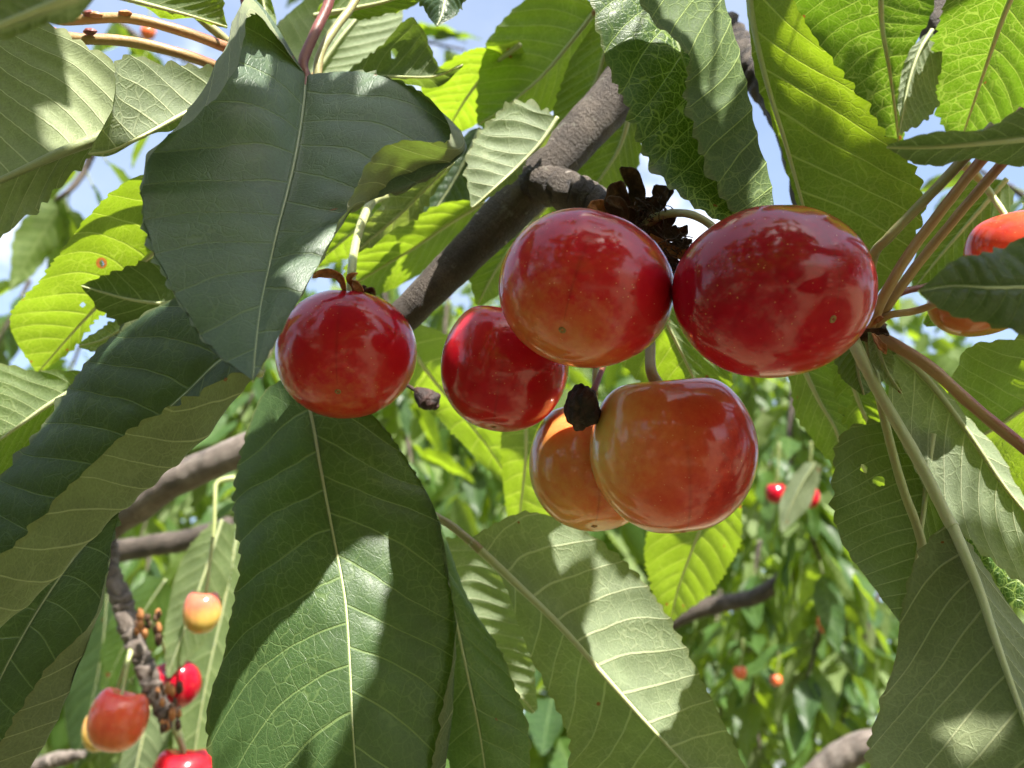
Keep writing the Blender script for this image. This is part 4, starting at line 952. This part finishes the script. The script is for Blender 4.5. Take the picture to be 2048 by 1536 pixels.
for i in range(44):
    if i < 20:
        x, y = 288 + rs_.uniform(-16, 34), 1242 + rs_.uniform(-18, 40)
    else:
        x, y = 335 + rs_.uniform(-22, 26), 1395 + rs_.uniform(-26, 62)
    blob(B3, 'bud_scale', x, y, 25.9 + rs_.uniform(-0.7, 0.5), rs_.uniform(0.6, 1.35), [ORANGE_BROWN, BROWN, BROWN][i % 3], i, (0.8, 1.5, 0.8), 0.2, 8)
tube('stub', '345,1440,26.2 355,1465,26.1 362,1485,26 368,1505,25.9', (0.9, 1.3, 1.0, 0.8), STEM_GREEN, B3, ring=rings(0.002))
def bgcherry(label, x, y, d, w_, h_, mat, mid_, gain, stem, tip=(0.05, -0.95, 0.25), rd=(0, 1, 0.3), roll=0, sm=None, group='cherries further back', res=0.6):
    return cherry(label, x, y, d, w_, w_ * 0.96, h_, tip, roll, mat, rd, mid_, gain, stem=stem, stem_r=(0.6, 0.5), stem_mat=sm, group=group, scar=False, res=res, stem_sides=8)
ORN = cherry_material('cherry_orange', [(0.0, (0.58, 0.30, 0.06)), (0.4, (0.60, 0.15, 0.05)), (0.8, (0.54, 0.05, 0.03)), (1.0, (0.40, 0.02, 0.015))], 7.0)
YEL = cherry_material('cherry_yellow', [(0.0, (0.46, 0.36, 0.07)), (0.5, (0.54, 0.36, 0.08)), (0.85, (0.46, 0.18, 0.07)), (1.0, (0.44, 0.12, 0.07))], 8.0)
RD2 = cherry_material('cherry_red_far', RED, 9.0)
bgcherry('small unripe yellow cherry on a long stem', 404, 1222, 26, 75, 90, YEL, 0.60, 0.55, '470,955,27 435,965,26.8 430,1000,26.6 428,1060,26.4 420,1120,26.2 413,1180,26', tip=(-0.05, -0.97, 0.2))
bgcherry('orange-red cherry hanging beside the ringed spur', 236, 1437, 25.5, 116, 128, ORN, 0.52, 0.25, '262,1300,26.3 255,1330,26 248,1370,25.8 243,1395,25.6', tip=(-0.2, -0.93, 0.25), sm=STEM_GREEN)
bgcherry('yellowish cherry mostly hidden behind the orange-red one', 196, 1462, 27.5, 62, 80, YEL, 0.5, 0.2, '258,1310,26.6 240,1360,27 222,1410,27.4')
bgcherry('dark red cherry behind a leaf tip at the ringed spur', 352, 1367, 28.6, 98, 98, RD2, 0.98, 0.1, '300,1245,27 318,1270,27.6 330,1300,28.2 340,1325,28.5', tip=(0.2, -0.9, -0.3), sm=STEM_GREEN)
bgcherry('bright red cherry at the bottom edge', 365, 1552, 25.6, 122, 118, RD2, 0.52, 0.1, '345,1450,26.2 358,1475,26 368,1500,25.8', tip=(0.0, -0.95, 0.25), sm=STEM_RED)
bgcherry('pale pink-red cherry at the right edge, partly behind a leaf', 2040, 500, 13.6, 205, 165, ORN, 0.7, 0.1, '1930,330,14.2 1960,360,14.2 1990,400,14 2010,430,13.8', tip=(0.2, -0.9, 0.3))
bgcherry('orange cherry underside below the blurred right-hand leaf', 1958, 602, 12.6, 190, 138, ORN, 0.42, 0.1, '1880,606,11.9 1895,570,12.2 1920,545,12.6', tip=(0.1, -0.95, 0.2))
for lb, x, y, d, s_ in [('small red cherry far off, left of a pair', 1552, 986, 56, 42), ('small red cherry far off, right of a pair', 1616, 994, 57, 46), ('blurred orange cherry among far leaves at right', 1655, 1248, 70, 42),
                        ('tiny orange far cherry, left one', 1480, 1345, 62, 28), ('tiny orange far cherry, right one', 1552, 1360, 62, 24), ('tiny pink cherry between the red stalks', 296, 64, 60, 30)]:
    bgcherry(lb, x, y, d, s_, s_ * 1.0, ORN if y > 1100 or x < 400 else RD2, 0.45 if y > 1100 or x < 400 else 0.9, 0.1, f'{x+6},{y-s_*2.4},{d} {x+5},{y-s_*1.6},{d} {x+3},{y-s_*0.9},{d}', res=0.35)

# ------------------------------------------------------------------ background foliage: shoots with single leaves
def far_leaf_mesh(i, NU=16, NH=3):
    rg = np.random.default_rng(500 + i)
    L = 1.0; W = rg.uniform(0.19, 0.25)
    u = np.linspace(0, 1, NU + 1)
    prof = W * np.sin(np.pi * u ** 0.8) ** 0.8 * (1 - 0.25 * u); prof[0] = 0.006; prof[-1] = 0.004
    fold = rg.uniform(0.15, 0.7); curl = rg.uniform(-0.1, 0.5); tw = rg.uniform(-0.6, 0.6)
    cy = u - 0.12 * curl * u ** 2; cz = -curl * 0.5 * u ** 2
    V, A = [], {'vp': [], 'vv': [], 'uu': [], 'tm': [], 'spot': []}
    UVs = []
    for j in range(-NH, NH + 1):
        v = j / NH
        x = prof * v
        ser = 1 + (0.05 * np.where(np.arange(NU + 1) % 2 == 0, 1, -1) if abs(j) == NH else 0)
        x = x * ser
        z = cz + fold * np.abs(x) * 0.8 + 0.02 * np.sin(u * 14 + j + i) * abs(v)
        th = tw * u
        X = x * np.cos(th) - (z - cz) * np.sin(th); Z = cz + x * np.sin(th) + (z - cz) * np.cos(th)
        V.append(np.stack([X, cy, Z], 1))
        A['vp'].append(10 * (u - 0.6 * np.abs(x)) + 20); A['vv'].append(np.full(NU + 1, v)); A['uu'].append(u); A['tm'].append(x * 90); A['spot'].append(np.zeros(NU + 1))
        UVs.append(np.stack([u * 90, x * 90], 1) + i * 31)
    n = NU + 1
    R = 2 * NH + 1
    F = [(j * n + k, (j + 1) * n + k, (j + 1) * n + k + 1, j * n + k + 1) for j in range(R - 1) for k in range(NU)]
    V = np.concatenate(V); nb = len(V)
    # stalk
    sv = []
    for yy in (-0.22, 0.02):
        for q in range(4):
            sv.append([0.008 * math.cos(q * 1.57), yy, 0.008 * math.sin(q * 1.57) + 0.25 * yy * yy])
    V = np.vstack([V, sv])
    F += [(nb + q, nb + (q + 1) % 4, nb + 4 + (q + 1) % 4, nb + 4 + q) for q in range(4)]
    for k in A: A[k] = np.concatenate(A[k] + [np.full(8, 0.0 if k != 'vp' else 20.0)])
    UVs = np.concatenate(UVs + [np.zeros((8, 2))])
    me = bpy.data.meshes.new('far_leaf')
    me.from_pydata(V.tolist(), [], F)
    me.polygons.foreach_set('use_smooth', [True] * len(me.polygons))
    for k, val in A.items():
        a = me.attributes.new(k, 'FLOAT', 'POINT'); a.data.foreach_set('value', val.astype(np.float32))
    lay = me.uv_layers.new(name='UVMap')
    li = np.empty(len(me.loops), dtype=np.int32); me.loops.foreach_get('vertex_index', li)
    lay.data.foreach_set('uv', UVs[li].astype(np.float32).ravel())
    return me
FAR = []
for i in range(9):
    me = far_leaf_mesh(i)
    me.materials.append([GREEN_FAR, DARK_FAR, GREEN_FAR][i % 3])
    FAR.append(me)

def frame(ydir, nrm):
    y = Vector(ydir).normalized()
    z = Vector(nrm); z = (z - y * z.dot(y)).normalized()
    x = y.cross(z)
    return Matrix((x, y, z)).transposed()

def far_shoot(label, pix, droop, n, size, seed, rw=2.5, group='leafy shoots in the background', cat='shoot'):
    rs = random.Random(seed)
    pts = np.array([P(*q) for q in parse(pix)])
    t = thing('leafy_shoot', label, cat, pts[0], group)
    V, F, U = tube_geo(pts, [rw / 1000, rw * 0.8 / 1000, rw * 0.45 / 1000], 8, 40, wob=0.08, seed=seed)
    link_mesh('twig', V, F, BARK, t, loc=pts[0], uv=U)
    cen = catmull(pts, np.linspace(0, 1, n))
    for i in range(n):
        tg = cen[min(i + 1, n - 1)] - cen[max(i - 1, 0)]
        tg = tg / (np.linalg.norm(tg) + 1e-9)
        yaw = rs.uniform(0, 2 * math.pi)
        out = np.array([math.cos(yaw), math.sin(yaw), 0])
        yd = out * rs.uniform(0.3, 1.2) + np.array([0, 0, -1]) * droop * rs.uniform(0.1, 1.2) + tg * 0.3
        nr = out * 0.8 + np.array([rs.uniform(-.5, .5), rs.uniform(-.5, .5), rs.uniform(0.1, 0.9)])
        o = bpy.data.objects.new('leaf', FAR[rs.randrange(len(FAR))])
        COL.objects.link(o)
        o.parent = t
        s = size * rs.uniform(0.7, 1.15)
        m = frame(yd, nr).to_4x4()
        p0 = cen[i] + np.array(m.to_3x3() @ Vector((0, 1, 0))) * 0.2 * s
        o.matrix_basis = Matrix.Translation(Vector(p0 - pts[0])) @ m @ Matrix.Scale(s, 4)
    return t

SH = [  # label, path, leaves, leaf length
    ('near background shoot seen between the left and middle cherries', '760,520,75 780,650,72 800,800,70 830,960,68 850,1080,66', 37, 0.058),
    ('background shoot hanging left of the middle cherries', '900,560,95 890,680,92 910,820,90 960,960,88', 37, 0.058),
    ('background shoot above the grey branch at left', '560,640,90 520,760,88 470,850,86 420,930,84', 31, 0.058),
    ('background shoot left of the spur', '420,780,110 380,880,108 320,960,106 280,1080,104', 31, 0.058),
    ('shoot hanging behind the yellow cherry', '520,960,70 470,1040,70 420,1120,70 350,1240,68', 27, 0.058),
    ('far shoot behind the ringed spur', '300,1080,90 290,1200,88 270,1320,86 240,1500,84', 31, 0.058),
    ('shoot right of the lowest cherry, with red cherries', '1590,760,62 1580,880,61 1600,1000,60 1640,1120,60', 27, 0.052),
    ('background shoot hanging near the bottom right', '1700,1000,75 1680,1130,74 1640,1260,72 1600,1420,70', 37, 0.058),
    ('background shoot below the lowest cherry', '1520,1080,85 1500,1200,84 1500,1330,82 1520,1500,80', 37, 0.058),
    ('dense shoot at the bottom right edge of the gap', '1760,1180,95 1720,1300,94 1690,1420,92 1660,1560,90', 35, 0.058),
    ('background shoot low between the leaves', '1120,1250,60 1110,1360,59 1100,1450,58 1120,1560,57', 16, 0.060),
    ('far shoot behind the dangling leaves at bottom', '1440,1180,120 1430,1300,118 1440,1420,116 1480,1580,112', 35, 0.062),
    ('background shoot at the left edge', '60,560,100 30,620,99 -10,700,98 -40,800,97', 16, 0.068),
    ('far shoot behind the folded left leaf', '160,690,130 140,740,130 100,790,130 20,840,130', 16, 0.072),
    ('small shoot hanging in the sky gap at left', '190,290,55 170,340,55 140,380,54 110,400,54', 7, 0.060),
    ('far leaves between the red stalks', '230,40,70 300,90,70 370,120,70 420,160,70', 10, 0.070),
    ('far shoot at the top edge left of centre', '620,-60,95 700,20,95 800,70,94 930,100,93', 16, 0.064),
    ('far shoot behind the right-hand stalks', '2080,420,60 2030,380,60 1990,360,60 1960,340,60', 6, 0.070),
    ('background shoot under the largest cherry', '1480,700,110 1520,800,108 1540,920,106 1530,1040,104', 27, 0.062),
    ('far shoot right of the holed leaf', '1760,690,80 1790,760,80 1840,820,80 1880,880,80', 10, 0.080),
]
for i, (lb, px_, n_, sz) in enumerate(SH):
    sh_ = far_shoot(lb, px_, 0.9, n_, sz, 900 + i)
    if 'with red cherries' in lb:
        leaf(sh_, 'pale leaf hanging between the two far red cherries', '1630,925,53 1606,962,53 1584,1005,53 1562,1062,53', '1612,925,53.3 1580,960,53.4 1560,1005,53.3 1560,1060,53', '1645,930,53.3 1634,975,53.4 1610,1022,53.3 1566,1063,53', 'under', PALE, res=0.4, seed=91)
# thin branches further back
for i, (lb, s_, r_) in enumerate([('dark blurred branch behind the yellow cherry', '120,1135,52 220,1105,51 300,1092,50 380,1078,49 460,1050,48', (7, 6.5, 6, 5)),
                                  ('dark branch low between the far leaves at right', '1330,1250,66 1400,1218,65 1460,1205,64 1520,1188,63 1600,1130,62', (6, 6.5, 6, 5)),
                                  ('sunlit brown branch stub at the bottom edge', '1590,1600,44 1650,1540,44 1700,1505,43.5 1745,1488,43 1800,1475,43', (7.5, 7.5, 7, 7)),
                                  ('pale bumpy twig at the bottom left', '20,1560,40 80,1530,39 130,1516,38.5 168,1508,38', (3, 3.2, 3, 1.5))]):
    t = thing('cherry_branch', lb, 'branch', P(*parse(s_)[0]))
    tube('wood', s_, r_, BARK if i < 2 else BARK_PALE, t, sides=16, seg=60, wob=0.08, seed=60 + i, ring=rings(0.006) if i == 3 else None)

# ------------------------------------------------------------------ tree crowns: one uncountable leafy mass each
def leaf_mass(name, label, centres, n, size, seed, keep=None, mats=(GREEN_FAR, DARK_FAR)):
    """many small pointed leaves round the given centres (world x,y,z,radius xyz)"""
    rg = np.random.default_rng(seed)
    V, F = [], []
    k = 0
    w = np.array([c[3] * c[4] * c[5] for c in centres]); w = w / w.sum()
    for q in range(n):
        c = centres[rg.choice(len(centres), p=w)]
        d = rg.normal(size=3); d /= np.linalg.norm(d)
        p = np.array(c[:3]) + d * np.array(c[3:6]) * rg.uniform(0.2, 1.0) ** 0.5
        if keep is not None and not keep(p): continue
        a = rg.uniform(0, 6.28)
        y = np.array([math.cos(a) * 0.6, math.sin(a) * 0.6, -rg.uniform(0.3, 1.3)]); y /= np.linalg.norm(y)
        nn = np.array([rg.uniform(-1, 1), rg.uniform(-1, 1), rg.uniform(0, 1.2)]); nn -= y * (nn @ y); nn /= np.linalg.norm(nn)
        x = np.cross(y, nn); s = size * rg.uniform(0.7, 1.2); wd = s * 0.24
        pts = [p, p + y * s * .3 + x * wd + nn * wd * .35, p + y * s * .7 + x * wd * .75 + nn * wd * .2, p + y * s, p + y * s * .7 - x * wd * .75 + nn * wd * .2, p + y * s * .3 - x * wd + nn * wd * .35, p + y * s * .35, p + y * s * .7]
        V += pts
        F += [(k, k + 6, k + 1), (k + 1, k + 6, k + 7, k + 2), (k + 2, k + 7, k + 3), (k, k + 5, k + 6), (k + 5, k + 4, k + 7, k + 6), (k + 4, k + 3, k + 7)]
        k += 8
    o = link_mesh(name, np.array(V), F, mats[0], uv=np.tile(np.array([[0, 0], [27, 20], [63, 15], [90, 0], [63, -15], [27, -20], [30, 0], [63, 0]], float), (len(V) // 8, 1)),
                  attrs={'vp': np.tile([20, 22, 24, 30, 24, 22, 23, 27.], len(V) // 8), 'vv': np.tile([0, .9, .9, 0, -.9, -.9, 0, 0.], len(V) // 8), 'uu': np.tile([0, .3, .7, 1, .7, .3, .35, .7], len(V) // 8),
                         'tm': np.tile([5, 20, 15, 5, -15, -20, 0, 0.], len(V) // 8), 'spot': np.zeros(len(V))})
    tag(o, label, 'foliage', kind='stuff')
    return o
behind = []
rs_ = random.Random(33)
for i in range(80):                                       # the orchard behind and beside the camera
    an = rs_.uniform(0, 2 * math.pi)
    if math.cos(an) > 0.75 or math.radians(110) < an < math.radians(143): continue      # view kept clear; gap shaped so sky highlights reach the cherries
    R_ = rs_.uniform(1.9, 4.2)
    behind.append((R_ * math.sin(an), R_ * math.cos(an), rs_.uniform(0.4, 3.0), 0.7, 0.7, 0.5))
for i in range(22):                                       # added leaf mass standing in for the viewer's dark body in reflections
    an = math.pi + rs_.uniform(-0.6, 1.25)
    R_ = rs_.uniform(1.2, 2.2)
    behind.append((R_ * math.sin(an), R_ * math.cos(an), rs_.uniform(0.9, 2.3), 0.40, 0.40, 0.40))
leaf_mass('orchard_and_dark_backing', 'leafy orchard trees behind and beside the viewer, with an added mass that darkens reflections', behind, 17000, 0.16, 55, mats=(CANOPY,))

far_c = []
rs_ = random.Random(21)
for i in range(66):
    px_, py_, d_ = rs_.uniform(-200, 2250), rs_.uniform(860, 1560), rs_.uniform(140, 380)
    if i % 3 == 0: px_, py_ = rs_.uniform(420, 1720), rs_.uniform(700, 1000)
    c = P(px_, py_, d_)
    far_c.append((*c, d_ / 100 * 0.16, 0.25, d_ / 100 * 0.15))
leaf_mass('far_foliage', 'mass of far cherry foliage filling the lower background', far_c, 22000, 0.08, 77)

# ------------------------------------------------------------------ the tree's unseen leaves above the frame
def canopy():
    rg = np.random.default_rng(5)
    st = 0.15
    A = np.arange(-13, 8.8, st); B = np.arange(-7, 27, st)
    aa, bb = np.meshgrid(A, B, indexing='ij')
    want = np.where(bb < 13.0, np.where(bb < 3, 0.45, 1.0), 0.0)
    def caps(a0, b0, a1, b1, r):
        d = np.array([a1 - a0, b1 - b0]); L = d @ d + 1e-9
        t = np.clip(((aa - a0) * d[0] + (bb - b0) * d[1]) / L, 0, 1)
        return np.hypot(aa - a0 - t * d[0], bb - b0 - t * d[1]) < r
    for c in SHADE: want[caps(*c)] = 2.5
    for c in LIT: want[caps(*c)] = -4.0
    cov = np.zeros_like(want)
    n = 0
    V, F = [], []
    tcam = RM.T
    pick = []
    for k in range(15000):
        a, b = rg.uniform(-13, 8.2), rg.uniform(-7, 24)
        th = rg.uniform(0, 6.28); size = rg.uniform(4.0, 9.0) if k < 6000 else (rg.uniform(2.6, 6.0) if k < 9500 else rg.uniform(2.0, 3.6))
        dx, dy = math.cos(th), math.sin(th)
        p = (aa - a) * dx + (bb - b) * dy; q = -(aa - a) * dy + (bb - b) * dx
        h = size / 2
        inside = (np.abs(p) < h) & (np.abs(q) < 0.21 * size * np.sqrt(np.clip(1 - (p / h) ** 2, 0, 1)))
        area = inside.sum() + 1
        wide = (np.abs(p) < h * 1.04) & (np.abs(q) < 0.25 * size * np.sqrt(np.clip(1 - (p / h / 1.04) ** 2, 0, 1)))
        inside = inside & (np.abs(q) < 0.165 * size * np.sqrt(np.clip(1 - (p / h) ** 2, 0, 1)))
        gain = (np.maximum(want, 0) * (cov == 0))[inside].sum() + 2 * np.minimum(want, 0)[wide].sum()
        if gain / area < (0.30 if k < 6000 else 0.12): continue
        cov[inside] += 1
        pick.append((a, b, th, size))
    print('canopy leaves', len(pick), 'shade', (cov > 0)[want > 0.9].mean(), 'lit', (cov == 0)[want < 0].mean())
    return pick
SHADE = [(-2.6, 13.3, -2.6, 13.3, 1.2), (0, 13, 0, 13, 1.0), (-0.9, 12.7, -0.2, 13.4, 1.0), (-0.9, 12.7, -0.2, 13.4, 1.0), (3.1, 10.7, 2.4, 10.7, 1.0), (0.4, 11.6, 0.9, 11.4, 1.0), (1.3, 13.7, 2.2, 13.2, 0.7), (1.3, 13.7, 2.2, 13.2, 0.7), (-3.7, 11.4, -3.4, 12.6, 1.0), (-3.7, 10.6, -3.5, 9.8, 0.9), (-3.2, 9.0, -3.2, 9.6, 0.8), (-8.2, 22.5, -7.9, 22.3, 1.0), (1.6, 12.7, 1.6, 12.7, 0.7), (0.15, 17.2, -2.3, 15.5, 0.6), (-1.4, 19.3, -1.4, 19.3, 0.9), (2.6, 14.2, 5.0, 14.0, 1.0), (4.2, 16.3, 4.2, 16.3, 0.6)]
LIT = [(-1.45, 11.8, -2.3, 10.95, 0.75), (5.5, 15.0, 5.5, 15.3, 0.5), (-6.2, 13.0, -5.4, 12.7, 0.65), (-2.0, 15.3, -1.7, 15.2, 0.7), (-0.9, 22.0, -0.5, 22.4, 1.3), (-8.3, 24.4, -7.0, 24.8, 0.9), (3.0, 13.5, 3.7, 13.3, 0.55), (3.6, 13.2, 3.9, 12.6, 0.6), (1.3, 12.4, 1.3, 12.6, 0.3), (1.06, 14.4, 1.06, 14.4, 0.6), (6.7, 12.6, 7.8, 12.4, 0.3),
       (-3, 20.3, -3, 20.3, 0.8), (-2.8, 16.9, -2.8, 16.9, 0.5), (-4.1, 17.8, -4.1, 17.8, 0.8), (4.5, 15.4, 4.5, 15.4, 0.8), (-0.6, 16.4, -0.6, 16.4, 0.8), (-7, 16.2, -8.4, 15.8, 0.45), (5.7, 15.2, 5.7, 15.2, 0.5), (2.7, 14.9, 2.7, 14.9, 0.35)]
pick = canopy()
Vc_, Fc_, k_, att_, uvs_ = [], [], 0, {q: [] for q in ('vp', 'vv', 'uu', 'tm', 'spot')}, []
rg_ = np.random.default_rng(8)
e1 = np.array([1, 0, 0.0]) - SUN_CAM * SUN_CAM[0]; e1 /= np.linalg.norm(e1)
e2 = np.cross(e1, SUN_CAM)                               # roughly away from the camera
if e2[2] > 0: e2 = -e2
for (a, b, th, size) in pick:
    me = FAR[rg_.integers(len(FAR))]
    n_ = len(me.vertices)
    co = np.empty(n_ * 3, np.float32); me.vertices.foreach_get('co', co); co = co.reshape(-1, 3)
    sd = 0.43 * max(b, 3) + 7.5 + rg_.uniform(0, 8)
    base = np.array([a, 0, -b]) + SUN_CAM / SUN_CAM[1] * sd
    y = e1 * math.cos(th) + e2 * math.sin(th)
    tilt = rg_.uniform(-0.35, 0.35, 2)
    nrm = SUN_CAM + e1 * tilt[0] + e2 * tilt[1]
    y = y - nrm * (y @ nrm) / (nrm @ nrm); y /= np.linalg.norm(y); nrm /= np.linalg.norm(nrm)
    x = np.cross(y, nrm)
    pc = base + ((co[:, :1] * x + (co[:, 1:2] - 0.5) * y + co[:, 2:] * nrm) * size)
    Vc_.append(CAM + (pc / 100) @ RM.T)
    Fc_ += [tuple(v + k_ for v in p.vertices) for p in me.polygons]
    for q in att_:
        buf = np.empty(n_, np.float32); me.attributes[q].data.foreach_get('value', buf); att_[q].append(buf)
    uvs_.append(co[:, [1, 0]] * 90 + rg_.uniform(0, 300, 2))
    k_ += n_
can = link_mesh('overhead_shade_foliage', np.concatenate(Vc_), Fc_, CANOPY, uv=np.concatenate(uvs_), attrs={q: np.concatenate(v) for q, v in att_.items()})
tag(can, 'unseen overhead leaves of the same tree', 'foliage', kind='stuff')
